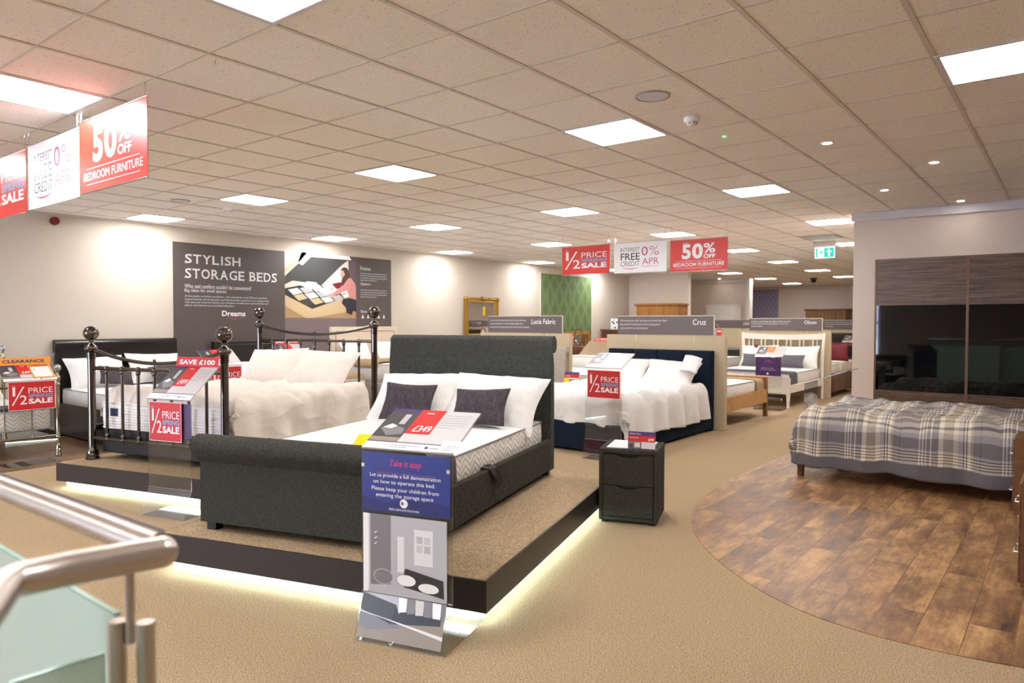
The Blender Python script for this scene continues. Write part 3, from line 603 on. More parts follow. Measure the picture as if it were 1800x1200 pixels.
def duvet(name, label, cat, o, rz, x0, y0, x1, y1, z, dl, dr, df, mat, th=.05, fold=.03, seed=0, dh=0, group=None, uvfix=None, amp=.018, nu=96, nv=96, r=.07, fq=11):
    # x across the bed, y along it; dl, dr, df, dh = how far it hangs at left, right, foot, head
    W_ = x1-x0; L_ = y1-y0
    def ax(s, n0, n1, d0, d1):          # arc length s from -d0 .. span+d1 -> position, drop
        span = n1-n0
        def over(q):
            a = q/r
            if a < math.pi/2: return r*math.sin(a), r*(1-math.cos(a))
            return r+.0, r+(q-r*math.pi/2)
        if s < r and d0 > 0: p, dz = over(r-s); return n0+r-p, dz, r-s
        if s > span-r and d1 > 0: p, dz = over(s-span+r); return n1-r+p, dz, s-span+r
        return n0+s, 0, 0
    def st(a, d0, d1, span): return -d0+a*(span+d0+d1)
    def fn(a, b):
        s = st(a, dl, dr, W_); t_ = st(b, df, dh, L_)
        x, zx, qx = ax(s, x0, x1, dl, dr); y, zy, qy = ax(t_, y0, y1, df, dh)
        dz = (zx**5+zy**5)**.2
        w1 = nz(s*2.3+seed, t_*2.3, seed*1.7)*amp + (.5-abs(nz((s+t_*.5)*3.4+seed, t_*1.3-s*.4, seed+31)))**6*amp*14 + nz(s*6+seed, t_*3.5, 3+seed)*amp*.6+ abs(nz(s*3.1-t_*2.2, t_*4.4+seed, 8))*amp*.9
        hx = max(0, zx-r*.5)/.35; hy = max(0, zy-r*.5)/.35
        fo = fold*(math.sin(t_*fq+2.2*nz(t_*1.7, seed, s))+.5*nz(t_*9, seed+4, 1))*min(1, hx)
        fo2 = fold*(math.sin(s*fq+2.2*nz(s*1.7, seed+9, t_))+.5*nz(s*9, seed+7, 1))*min(1, hy)
        x += (1 if s > W_/2 else -1)*(fo+.02*hx); y += (1 if t_ > L_/2 else -1)*(fo2+.02*hy)
        hem = .02*nz(s*3, t_*3, seed+20)
        zz = z-dz*(1+.03*nz(s*4, t_*4, 2))+w1*(1-min(1, (zx+zy)/.2)*.6)+(hem if dz > .15 else 0)
        return (x-x0, y-y0, zz-z)
    mb = MB(); mb.grid(fn, nu, nv, mat, uvfix(st, W_, L_) if uvfix else None)
    ob = mb.build(name, solid=th, loc=loc_of(o, rz, (x0, y0, z))); ob.rotation_euler = (0, 0, R(rz))
    return tag(ob, label, cat, group)
def drape_strip(name, label, cat, o, rz, x0, x1, y0, y1, z, dl, dr, mat, th=.012, seed=0):
    return duvet(name, label, cat, o, rz, x0, y0, x1, y1, z, dl, dr, 0, mat, th, .008, seed, nu=60, nv=14, amp=.004, r=.05)

# ---------------------------------------------------------------- sign stands
def price_board(t, fr, w_, d_, price, pcol='purple', seed=1, right='grey_card', mid='red'):
    mb = MB(); mb.fbox(fr, 0, 0, w_, d_, -.006, 0, 'grey_card'); z = .001
    mb.rect(fr, 0, .16*d_, w_, d_, right, z); mb.rect(fr, 0, 0, w_, .15*d_, 'white', z); mb.rect(fr, 0, .15*d_, w_, .17*d_, pcol, z+.0004)
    z += .0008; mb.rect(fr, 0, .17*d_, .34*w_, d_, 'dark_photo', z); mb.rect(fr, 0, .92*d_, .34*w_, d_, pcol, z+.0004)
    # small bedroom picture on the left third
    mb.rect(fr, .19*w_, .6*d_, .26*w_, .86*d_, 'light_photo', z+.0004); mb.poly(fr, [(.03*w_, .48*d_), (.13*w_, .58*d_), (.3*w_, .5*d_), (.32*w_, .36*d_), (.16*w_, .3*d_)], 'mid_photo', z+.0004); mb.poly(fr, [(.05*w_, .5*d_), (.12*w_, .6*d_), (.2*w_, .55*d_), (.15*w_, .48*d_)], 'white', z+.0008)
    mb.rect(fr, 0, .17*d_, .34*w_, .27*d_, 'photo_wood', z+.0004)
    mb.rect(fr, .34*w_, .38*d_, .62*w_, d_, mid, z+.0004); 
    if price: mb.text(fr, price, .40*w_, .43*d_, .20*w_, .16*d_, 'white', .012, z+.001)
    lines(mb, fr, .42*w_, .88*d_, .56*w_, .94*d_, 1, 'white', z+.001, seed); lines(mb, fr, .65*w_, .55*d_, .94*w_, .92*d_, 6, 'pencil', z, seed, .2)
    lines(mb, fr, .3*w_, .03*d_, .62*w_, .11*d_, 2, 'pencil', z+.0004, seed+1); mb.disc(fr, .70*w_, .075*d_, .02*w_, pcol, z+.0004, 14); lines(mb, fr, .74*w_, .04*d_, .95*w_, .1*d_, 1, 'pencil', z+.0004, seed+2)
    mb.build('price_board', t)
def acrylic_sheet(t, w_, Hf, top, tilt, kick=.07, base=.36, kz=.21, name='acrylic_sheet'):
    a = R(tilt); prof = [(base, .004), (0, .004), (kick, kz), (kick, Hf), (kick+top*math.cos(a), Hf+top*math.sin(a))]
    th = .0045; V = []; n = len(prof)
    def off(i):
        d = []
        for j in (i-1, i):
            if 0 <= j < n-1:
                p, q = prof[j], prof[j+1]; L_ = math.hypot(q[0]-p[0], q[1]-p[1]); d.append(((q[1]-p[1])/L_, -(q[0]-p[0])/L_))
        x = sum(k[0] for k in d); y = sum(k[1] for k in d); L_ = math.hypot(x, y); return (x/L_, y/L_)
    outer = [(p[0], p[1]) for p in prof]; inner = [(p[0]+off(i)[0]*th, p[1]+off(i)[1]*th) for i, p in enumerate(prof)]
    mb = MB()
    for i in range(n-1):
        for q in (outer, inner): mb.add([(0, *q[i]), (w_, *q[i]), (w_, *q[i+1]), (0, *q[i+1])], [(0, 1, 2, 3)], 'acrylic')
    for x in (0, w_):
        for i in range(n-1): mb.add([(x, *outer[i]), (x, *outer[i+1]), (x, *inner[i+1]), (x, *inner[i])], [(0, 1, 2, 3)], 'acrylic_edge')
    for i in (0, n-1): mb.add([(0, *outer[i]), (w_, *outer[i]), (w_, *inner[i]), (0, *inner[i])], [(0, 1, 2, 3)], 'acrylic_edge')
    for i in (1, 2, 3): mb.tube([(0, *outer[i]), (w_, *outer[i])], .0022, 'acrylic_edge', 6)
    mb.build(name, t)
def stand(label, loc, rz, w_=.44, Hf=.88, tilt=26, top=.32, price='£499', board=True, sale=None, poster=False, header=None, seed=1, clear=None, pcol='purple', base=.36, group='acrylic price stands', mid='red'):
    t = thing('price_stand', label, 'sign stand', loc, rz, group); kick = .07
    acrylic_sheet(t, w_, Hf, top, tilt, kick, base)
    fv = F((0, kick-.006, 0), (1, 0, 0), (0, 0, 1)); a = R(tilt); ft = F((0, kick-.004, Hf+.008), (1, 0, 0), (0, math.cos(a), math.sin(a)))
    if board: price_board(t, ft, w_, top, price, pcol, seed, mid=mid)
    if sale:
        x0, x1, z0, z1 = sale; fs = F((x0, kick-.010, z0), (1, 0, 0), (0, 0, 1)); mb = MB(); mb.fbox(fs, 0, 0, x1-x0, z1-z0, -.002, .0005, 'sale_red'); sale_design(mb, fs, x1-x0, z1-z0); mb.build('sale_card', t)
    if header:
        a2 = R(78); fh = F(ft.p(w_*.03, top*.97, .006), (1, 0, 0), (0, math.cos(a2), math.sin(a2))); hw = w_*1.0; hh = .078; mb = MB()
        if header == 'clearance': mb.fbox(fh, 0, 0, hw, hh, 0, .002, 'orange'); mb.text(fh, 'CLEARANCE', .08*hw, .28*hh, .8*hw, .44*hh, 'deep_purple', .04, .003)
        else: mb.fbox(fh, 0, 0, hw, hh, 0, .002, 'red'); mb.text(fh, header, .08*hw, .22*hh, .84*hw, .5*hh, 'white', .03, .003)
        mb.build('header_card', t)
    if clear:
        fc = F(ft.p(w_*.56, 0.03, .006), (1, 0, 0), tuple(ft.y)); cw, ch = w_*.42, top*.9; mb = MB(); mb.fbox(fc, 0, 0, cw, ch, 0, .002, 'orange'); mb.rect(fc, .08*cw, .06*ch, .92*cw, .78*ch, 'white', .003); mb.text(fc, 'CLEARANCE', .08*cw, .84*ch, .84*cw, .1*ch, 'deep_purple', .03, .003); lines(mb, fc, .14*cw, .12*ch, .86*cw, .7*ch, 5, 'spring_blue', .0036, 8, .12); mb.text(fc, '£', .16*cw, .54*ch, .08*cw, .14*ch, 'ink', 0, .004); mb.build('clearance_card', t)
    return t, fv, ft, kick

# main stand in front of the grey bed
def main_stand():
    t, fv, ft, kick = stand('clear acrylic stand with £349 board and blue demonstration card before the grey bed', (-2.605, 2.124, 0), 16.2, .475, .885, 25, .34, '£349', poster=False)
    w_ = .475
    # lower picture: bends with the sheet at z .21
    fp = F((0.012, kick-.009, .215), (1, 0, 0), (0, 0, 1)); mb = MB(); W_, H_ = w_-.035, .37; mb.fbox(fp, 0, 0, W_, H_, -.001, 0, 'mid_photo'); mb.rect(fp, 0, 0, W_, H_, 'light_photo', .0006)
    mb.rect(fp, 0, 0, .07*W_, H_, 'white', .001); mb.rect(fp, .09*W_, .1*H_, .34*W_, H_, 'mid_photo', .001); mb.rect(fp, .42*W_, .3*H_, .5*W_, .75*H_, 'pale_card', .001)
    mb.fbox(fp, .62*W_, .42*H_, .84*W_, .86*H_, 0, .0012, 'pale_card')
    for i in range(2):
        for j in range(2): mb.rect(fp, (.65+.09*i)*W_, (.58+.11*j)*H_, (.72+.09*i)*W_, (.67+.11*j)*H_, ('grey_card', 'light_photo')[(i+j) % 2], .0018)
    for k in range(3): mb.tube([fp.p(.14*W_, (.62+.07*k)*H_, .002), fp.p(.17*W_, (.64+.07*k)*H_, .002)], .002, 'white', 5)
    mb.poly(fp, [(.5*W_, .32*H_), (.52*W_, .36*H_), (.96*W_, .27*H_), (.97*W_, .02*H_), (.5*W_, .1*H_)], 'photo_dark', .002)
    mb.disc(fp, .25*W_, .22*H_, .12*W_, 'light_photo', .002, 20, .1*H_); mb.disc(fp, .25*W_, .22*H_, .11*W_, 'mid_photo', .0024, 20, .09*H_)
    mb.disc(fp, .53*W_, .21*H_, .11*W_, 'white', .003, 18, .07*H_); mb.disc(fp, .79*W_, .15*H_, .12*W_, 'white', .003, 18, .06*H_)
    mb.poly(fp, [(.05*W_, .0), (.1*W_, .1*H_), (.4*W_, .14*H_), (.98*W_, .05*H_), (.98*W_, 0)], 'light_photo', .0034)
    mb.build('bedroom_picture', t)
    d = Vector((0, kick, .21)); L_ = d.length; fk = F((0.012, -.006, .004), (1, 0, 0), tuple(d)); hk = L_-.004
    mb = MB(); mb.rect(fk, 0, .02, W_, hk, 'photo_wood', .002)
    # foot end of the pictured bed, striped bedding, rug on boards
    q = lambda a, b: (a*W_, .02+(hk-.02)*b)
    mb.poly(fk, [q(.0, 1), q(1, 1), q(1, .62), q(.42, .5)], 'mid_photo', .0026); mb.poly(fk, [q(.0, .98), q(.42, .82), q(.38, .38), q(.0, .62)], 'dark_photo', .0032); mb.poly(fk, [q(.42, .82), q(.38, .38), q(.96, .52), q(.96, .72)], 'photo_dark', .003)
    mb.poly(fk, [q(.02, 1), q(.5, 1), q(.47, .62), q(.42, .82), q(.1, .96)], 'light_photo', .0036)
    for k, m in enumerate(('white', 'mid_photo', 'grey_card', 'mid_photo', 'white')): mb.poly(fk, [q(.44+.1*k, .99), q(.54+.1*k, .99), q(.55+.1*k, .70-.01*k), q(.46+.1*k, .66)], m, .0042)
    mb.poly(fk, [q(0, .55), q(.3, .48), q(.52, .34), q(.12, .18), q(0, .26)], 'mid_photo', .003); mb.poly(fk, [q(0, .58), q(1, .3), q(1, .22), q(.3, .48), q(0, .56)], 'pale_card', .0034)
    mb.text(fk, '√', .4*W_, .006, .06*W_, .02, 'white', 0, .004); mb.build('picture_foot', t)
    fb = F((0.006, kick-.011, .60), (1, 0, 0), (0, 0, 1)); W_, H_ = .463, .275; mb = MB(); mb.fbox(fb, 0, 0, W_, H_, -.001, .0005, 'royal'); mb.poly(fb, [(0, 0), (W_, 0), (W_, .2*H_), (.6*W_, .26*H_), (.3*W_, .16*H_), (0, .24*H_)], 'royal_dark', .001)
    T = lambda s, x0, y0, x1, y1, m='white', b=0, sl=0: mb.text(fb, s, x0*W_, (1-y1)*H_, (x1-x0)*W_, (y1-y0)*H_, m, b, .002, sl)
    T('Take it easy', .32, .11, .68, .25, 'pink', .01, .2); mb.rect(fb, .18*W_, .66*H_, .84*W_, .665*H_, 'pinkish', .0015)
    T('Let us provide a full demonstration', .1, .345, .9, .43); T('on how to operate this bed.', .14, .455, .84, .54); T('Please keep your children from', .12, .575, .88, .66); T('entering the storage space', .17, .68, .82, .765)
    mb.disc(fb, .49*W_, .17*H_, .045*W_, 'white', .002, 26); T('▸', .46, .79, .49, .86, 'ink'); mb.poly(fb, [(.473*W_, .14*H_), (.473*W_, .20*H_), (.495*W_, .17*H_)], 'ink', .003); T('FREE DEMONSTRATION', .32, .925, .66, .96)
    for x in (.0, .965): mb.rect(fb, x*W_, .74*H_, (x+.035)*W_, .80*H_, 'grey_card', .003)
    mb.build('demonstration_card', t)
    # two small tickets clipped at the board's edges
    mb = MB(); f2 = F(ft.p(.40, -.005, .006), (1, 0, 0), tuple(ft.y)); mb.fbox(f2, 0, 0, .11, .09, 0, .001, 'white'); mb.text(f2, 'CREDIT', .02, .03, .075, .025, 'pencil', 0, .002); lines(mb, f2, .02, .012, .1, .024, 1, 'pencil', .002, 3); mb.build('credit_ticket', t)
main_stand()
stand('clear stand with red SAVE £100 header and half price card before the metal bed', (-5.575, 2.5, 0), 15.5, .44, .885, 40, .36, '£499', sale=(.03, .36, .57, .87), header='SAVE £100', seed=4, base=.3)
t_ = bpy.context.scene
def extra_stands():
    # purple slip standing behind the half-price card of the metal-bed stand
    st_ = [o for o in bpy.data.objects if o.name.startswith('price_stand')][-1]
    mb = MB(); fs = F((.10, .078, .60), (1, 0, 0), (0, 0, 1)); mb.fbox(fs, 0, 0, .34, .26, -.002, 0, 'purple'); mb.build('purple_card', st_)
    stand('clearance stand with orange header and half price card at the left edge', (-8.36, 2.46, 0), 90, .48, .865, 32, .28, '£499', sale=(.03, .455, .57, .865), header='clearance', clear=True, seed=6, base=.3)
    stand('clear stand with half price card between the bedside chest and navy bed', (-4.17, 6.52, 0), 2, .44, .985, 25, .34, None, sale=(.03, .43, .665, .965), seed=9, base=.28, mid='pale_card', pcol='pencil')
    t, fv, ft, k = stand('clear stand with purple card and orange price board before the white slatted bed', (-4.26, 12.02, 0), 0, .46, .90, 32, .3, None, seed=11, mid='tango', pcol='pencil')
    fb = F((.02, k-.01, .58), (1, 0, 0), (0, 0, 1)); W_, H_ = .42, .31; mb = MB(); mb.fbox(fb, 0, 0, W_, H_, -.001, .0005, 'deep_purple'); mb.poly(fb, [(.05*W_, .45*H_), (.3*W_, .6*H_), (.55*W_, .6*H_), (.75*W_, .45*H_)], 'purple', .001)
    mb.text(fb, 'Order', .38*W_, .78*H_, .22*W_, .09*H_, 'pinkish', 0, .002); mb.text(fb, 'your new bed', .3*W_, .68*H_, .4*W_, .07*H_, 'pinkish', 0, .002); mb.text(fb, 'Ask one of our team', .22*W_, .39*H_, .5*W_, .05*H_, 'white', 0, .002); mb.text(fb, 'to help order your new bed', .18*W_, .29*H_, .62*W_, .05*H_, 'white', 0, .002); mb.disc(fb, .48*W_, .12*H_, .045*W_, 'white', .002, 20); mb.build('purple_card', t)
    t, fv, ft, k = stand('empty clear acrylic stand at the foot of the checked duvet bed', (-2.215, 8.0, 0), -90, .48, .86, 20, .42, None, board=False, base=.45)
    fb = F((.1, k-.008, .45), (1, 0, 0), (0, 0, 1)); mb = MB(); mb.fbox(fb, 0, 0, .2, .27, -.001, 0, 'light_photo'); mb.rect(fb, .02, .14, .18, .25, 'crimson', .001); mb.rect(fb, .04, .03, .12, .1, 'white', .001); mb.build('leaflet', t)
    stand('stand with half price card behind the metal bed, mostly hidden by its post', (-8.25, 4.55, 0), 90, .46, .93, 35, .32, None, sale=(.03, .44, .60, .92), seed=13, base=.3)
    stand('stand with red header seen through the metal headboard bars', (-8.3, 5.62, 0), 90, .42, 1.02, 32, .26, None, seed=15, header='SAVE £100', base=.3)
    stand('small distant stand with red sale header beside the slatted pine bed', (-8.9, 13.55, 0), 90, .7, .8, 38, .45, None, board=False, header='SALE', seed=17, base=.3)
extra_stands()

# ---------------------------------------------------------------- display platforms
def platform(label, o, rz, w_, l_, h_=.23):
    t = thing('display_platform', label, 'platform', (o[0], o[1], 0), rz, 'carpeted display platforms')
    mb = MB(); mb.box(.012, .012, h_-.01, w_-.012, l_-.012, h_+.001, 'carpet'); mb.build('carpet_top', t)
    mb = MB(); mb.box(0, 0, .072, w_, l_, h_-.01, 'fascia'); 
    for b in ((0, 0, w_, .012), (0, l_-.012, w_, l_), (0, .012, .012, l_-.012), (w_-.012, .012, w_, l_-.012)): mb.box(b[0], b[1], h_-.01, b[2], b[3], h_, 'fascia')
    mb.build('fascia', t)
    mb = MB(); i = .055; mb.box(i, i, 0, w_-i, l_-i, .072, 'plinth_white'); mb.build('plinth', t)
    for nm, a, b in (('front', (i, i-.012), (w_-i, i-.012)), ('right', (w_-i+.012, i), (w_-i+.012, l_-i)), ('left', (i-.012, i), (i-.012, l_-i))):
        mb = MB()
        if a[1] == b[1]: mb.box(a[0], a[1]-.006, .060, b[0], a[1]+.006, .068, 'led_white')
        else: mb.box(a[0]-.006, a[1], .060, a[0]+.006, b[1], .068, 'led_white')
        mb.build('led_strip', t)
P1 = (-4.236, 1.998); P2 = (-7.056, 2.439)
platform('carpeted display platform with glowing base under the grey fabric bed', P1, 16.5, 2.12, 2.6)
platform('carpeted display platform with glowing base under the metal bed', P2, 15.1, 2.05, 2.55)

# ---------------------------------------------------------------- grey sleigh bed
def arc(cx, cy, r, a0, a1, n=10): return [(cx+r*math.cos(R(a0+(a1-a0)*i/n)), cy+r*math.sin(R(a0+(a1-a0)*i/n))) for i in range(n+1)]
def sleigh(o, rz, W_, L_, hh, fh, label, name, mats, rr=.07, foot=True, sh=.30, group=None, z0=.05, rfoot=.068):
    t = thing(name, label, 'bed', o, rz, group); mh, ms, ml = mats
    # headboard: upright slab curving into a roll at the back
    prof = [(L_-.11, z0), (L_-.105, hh*.6), (L_-.10, hh-.22), (L_-.085, hh-.10)] + arc(L_-.02, hh-rr, rr, 155, -120, 16) + [(L_-.025, hh-.24), (L_-.02, hh*.6), (L_-.02, z0)]
    mb = MB(); mb.prism(prof[::-1], 0, W_, mh, 0, True); mb.build('headboard', t, bevel=.012)
    if foot:
        prof = [(0, z0), (0, fh-.17)] + arc(-.005, fh-rfoot, rfoot, 235, 20, 16) + [(.075, fh-.15), (.07, z0)]
        mb = MB(); mb.prism(prof, 0, W_, ms, 0, True)
        for x in (W_*.34, W_*.66):
            mb.tube([(x, a, b) for a, b in arc(-.005, fh-rfoot, rfoot+.0005, 225, 30, 12)], .0022, 'ink', 5)
        mb.build('footboard', t, bevel=.012)
    for x0, x1 in ((0, .045), (W_-.045, W_)):
        mb = MB(); mb.box(x0, .06, z0, x1, L_-.10, sh, ms); mb.build('side_rail', t, bevel=.01)
    mb = MB(); mb.box(.045, .07, z0+.03, W_-.045, L_-.11, sh-.06, ml); mb.build('base_panel', t)
    for x in (.03, W_-.10):
        for y in (.02, L_-.09):
            mb = MB(); mb.box(x, y, 0, x+.07, y+.06, z0, 'black_plastic'); mb.build('leg', t, bevel=.003)
    return t
GB = (-4.11, 2.19, .231); GA = 16.9
bed = sleigh(GB, GA, 1.5, 2.28, 1.135, .58, 'grey tweed sleigh bed with rolled head and foot boards on the front platform', 'sleigh_bed', ('tweed_head', 'tweed', 'black_plastic'), sh=.30)
mb = MB(); sp = [(1.40, .95, .315), (1.46, .95, .312), (1.508, .96, .306), (1.53, 1.0, .25), (1.545, 1.06, .19), (1.535, 1.075, .185), (1.52, 1.06, .24), (1.506, 1.03, .295), (1.47, 1.02, .311), (1.42, 1.02, .313)]
mb.grid(lambda a, b: (sp[round(a*9)][0], sp[round(a*9)][1]-.07+.06*b, sp[round(a*9)][2]), 9, 2, 'black_plastic', smooth=False); mb.build('pull_strap', bed, solid=.003)
mattress(GB, GA, .06, .085, 1.445, 2.14, .235, .45, 'white double mattress with quilted side on the grey tweed bed')
duv = drape_strip('bed_runner', 'dark grey runner laid across the foot of the grey tweed bed', 'bed runner', GB, GA, .05, 1.46, .14, .50, .478, .1, .20, 'grey_throw', seed=3)
mb = MB(); fr_ = F(loc_of(GB, GA, (1.02, .10, .57)), (math.cos(R(GA)), math.sin(R(GA)), 0), (-math.sin(R(GA))*.8, math.cos(R(GA))*.8, .6)); mb.fbox(fr_, 0, -.02, .1, .07, -.001, .001, 'yellow'); tag(mb.build('price_ticket'), 'bright yellow ticket at the foot of the grey tweed bed', 'ticket')
pillow('pillow', 'big white pillow on the left of the grey tweed bed', 'pillow', loc_of(GB, GA, (.40, 1.93, .605)), .80, .56, .24, prot(GA, 46, 2), 'white_cotton', 'white pillows on the grey tweed bed', 1)
pillow('pillow', 'big white pillow on the right of the grey tweed bed', 'pillow', loc_of(GB, GA, (1.10, 1.92, .605)), .82, .57, .25, prot(GA, 46, -3), 'white_cotton', 'white pillows on the grey tweed bed', 2)
pillow('cushion', 'charcoal cushion leaning on the left white pillow of the grey tweed bed', 'cushion', loc_of(GB, GA, (.48, 1.66, .615)), .44, .32, .15, prot(GA+6, 62, -2), 'charcoal_velvet', 'charcoal cushions on the grey tweed bed', 3, .008)
pillow('cushion', 'charcoal cushion leaning on the right white pillow of the grey tweed bed', 'cushion', loc_of(GB, GA, (1.11, 1.64, .605)), .46, .31, .15, prot(GA-4, 60, 3), 'charcoal_velvet', 'charcoal cushions on the grey tweed bed', 4, .008)

# ---------------------------------------------------------------- metal bedstead
MBD = (-6.991, 2.715, .231); MA = 14.2; MW, ML = 1.61, 2.09
def post_profile(zb, feet=True):
    r = .032
    p = [(.058, 0), (.062, .012), (.05, .03), (.056, .045), (.046, .06), (.05, .075), (.04, .09), (r, .11)] + [(r, zb-.24)]
    for k in range(4): p += [(r, zb-.235+k*.017), (.039, zb-.231+k*.017), (.039, zb-.226+k*.017), (r, zb-.222+k*.017)]
    p += [(.038, zb-.165), (.052, zb-.15), (.056, zb-.135), (.048, zb-.118), (.034, zb-.105), (.02, zb-.092), (.017, zb-.078), (.024, zb-.066)]
    return p
def metal_bed(o, rz, W_, L_, zf, zh, label, mat, name='metal_bed'):
    t = thing(name, label, 'bed', o, rz)
    for x, y, zb in ((0, 0, zf), (W_, 0, zf), (0, L_, zh), (W_, L_, zh)):
        mb = MB(); mb.lathe(post_profile(zb), mat, n=24); p = mb.build('post', t, loc=(x, y, 0)); mb = MB(); mb.sphere((0, 0, zb), .065, mat, 14); mb.build('ball_finial', p)
    for y, zt, zc, zr, zl, zb in ((0, zf-.15, zf-.255, zf-.315, .195, zf), (L_, zh-.15, zh-.245, zh-.315, .25, zh)):
        mb = MB(); mb.tube([(W_*(.02+.96*i/24), y, zc+(zt-zc)*abs(2*i/24-1)**1.9) for i in range(25)], .0165, mat, 12); mb.build('curved_rail', t)
        mb = MB(); mb.tube([(W_/2, y, zr), (W_/2, y, zc+.02)], .006, mat, 8); mb.sphere((W_/2, y, zc+.025), .014, mat, 8); mb.build('centre_pin', t)
        for z, nm in ((zr, 'cross_rail'), (zl, 'lower_rail')): mb = MB(); mb.tube([(.02, y, z), (W_-.02, y, z)], .017, mat, 12); mb.build(nm, t)
        for k in range(1, 8):
            x = W_*k/8; mb = MB(); mb.tube([(x, y, zl), (x, y, zr)], .0135, mat, 12); b = mb.build('spindle', t)
            mb = MB()
            for z in (zl, zr):
                for dx in (-.014, 0, .014): mb.lathe([(.013, -.004), (.021 if dx == 0 else .018, 0), (.013, .004)], mat, (0, 0, 0), 14) if False else None
                mb.sphere((x, y, z), .026, mat, 8); mb.lathe([(.0135, -.022), (.02, -.012), (.02, .012), (.0135, .022)], mat, (x, y, z+(.03 if z == zl else -.03)), 12)
            mb.build('knuckle', b)
    for x in (0.0, W_): mb = MB(); mb.box(x-.012, .02, .26, x+.012, L_-.02, .31, 'black_plastic'); mb.build('side_rail', t)
    return t
mbd = metal_bed(MBD, MA, MW, ML, 1.142, 1.352, 'dark nickel bedstead with ball posts and curved rails on the left platform', 'black_nickel')
mb = MB(); mb.box(.05, .06, .06, MW-.05, ML-.05, .275, 'black_plastic'); mb.build('base_panel', mbd, bevel=.01)
mattress(MBD, MA, .04, .05, MW-.04, ML-.04, .277, .52, 'white ribbed mattress with blue label inside the metal bed', 'mattress_ribbed', 'white', (.14, -.006, .12, .24, 0, .19))
duvet('duvet', 'crumpled cream duvet on the metal bed', 'duvet', MBD, MA, .03, .06, MW+.05, 1.90, .60, .16, .62, .10, 'cream_cotton', .035, .034, 5, amp=.05, r=.12, nu=130, nv=150, fq=15)
pillow('pillow', 'cream pillow on the left of the metal bed', 'pillow', loc_of(MBD, MA, (.52, 1.72, .74)), .76, .54, .2, prot(MA, 50, 3), 'cream_cotton', 'cream pillows on the metal bed', 6)
pillow('pillow', 'cream pillow on the right of the metal bed', 'pillow', loc_of(MBD, MA, (1.20, 1.70, .73)), .80, .54, .2, prot(MA, 50, -2), 'cream_cotton', 'cream pillows on the metal bed', 7)

# ---------------------------------------------------------------- beds against the left wall (feet point to +x)
def leather_bed():
    # local: x across (world +y at rz=90 -> local x), head at +y local (towards the wall)
    o = (-8.35, 3.61, .005); t = sleigh(o, 90, 1.6, 2.14, 1.235, .5, 'black leather sleigh bed against the left wall', 'leather_bed', ('black_leather',)*3, rr=.085, foot=False, sh=.42, z0=.02)
    mb = MB(); mb.box(0, 0, .02, 1.6, .06, .40, 'black_leather'); mb.build('footboard', t, bevel=.012)
    mattress(o, 90, .05, .07, 1.55, 2.02, .36, .60, 'white mattress on the black leather bed', 'mattress_side')
    drape_strip('bed_runner', 'slim dark grey runner on the black leather bed', 'bed runner', o, 90, .04, 1.56, .25, .62, .625, .08, .08, 'grey_throw', seed=8)
    pillow('pillow', 'white pillow at the near side of the black leather bed', 'pillow', loc_of(o, 90, (.42, 1.84, .80)), .74, .48, .2, prot(90, 58, 2), 'white_cotton', 'white pillows on the black leather bed', 8)
    pillow('pillow', 'white pillow at the far side of the black leather bed', 'pillow', loc_of(o, 90, (1.18, 1.84, .82)), .74, .48, .2, prot(90, 58, -2), 'white_cotton', 'white pillows on the black leather bed', 9)
    pillow('cushion', 'charcoal cushion at the near side of the black leather bed', 'cushion', loc_of(o, 90, (.55, 1.58, .76)), .42, .27, .13, prot(90, 58, -8), 'charcoal_velvet', 'charcoal cushions on the black leather bed', 10, .006)
    pillow('cushion', 'charcoal cushion at the far side of the black leather bed', 'cushion', loc_of(o, 90, (1.2, 1.58, .77)), .42, .27, .13, prot(90, 58, 12), 'charcoal_velvet', 'charcoal cushions on the black leather bed', 11, .006)
leather_bed()
def second_leather():
    o = (-8.45, 5.78, .005); t = thing('leather_bed', 'low black leather bed behind the metal bed, in front of the mural', 'bed', o, 90)
    mb = MB(); mb.box(0, 1.93, .02, 1.42, 2.03, 1.165, 'black_leather'); mb.box(.06, 1.92, .9, 1.36, 1.935, 1.12, 'black_leather'); mb.build('headboard', t, bevel=.02)
    mb = MB(); mb.box(0, 0, .05, 1.42, 1.93, .36, 'black_leather'); mb.build('base_panel', t, bevel=.02)
    for x in (.05, 1.3):
        for y in (.05, 1.85): mb = MB(); mb.box(x, y, 0, x+.06, y+.06, .05, 'black_plastic'); mb.build('leg', t)
    mattress(o, 90, .03, .03, 1.39, 1.9, .36, .60, 'white mattress on the low black leather bed by the mural')
    pillow('pillow', 'flat white pillow, left one on the low black leather bed by the mural', 'pillow', loc_of(o, 90, (.38, 1.55, .73)), .68, .5, .17, prot(90, 22), 'white_cotton', 'white pillows by the mural', 12)
    pillow('pillow', 'flat white pillow, right one on the low black leather bed by the mural', 'pillow', loc_of(o, 90, (1.04, 1.55, .74)), .68, .5, .17, prot(90, 22), 'white_cotton', 'white pillows by the mural', 13)
    duvet('folded_blanket', 'folded tan blanket across the low bed by the mural', 'blanket', o, 90, .0, .1, 1.42, .6, .70, .22, .22, .2, 'tan_blanket', .04, .01, 14, nu=50, nv=30, amp=.01)
second_leather()
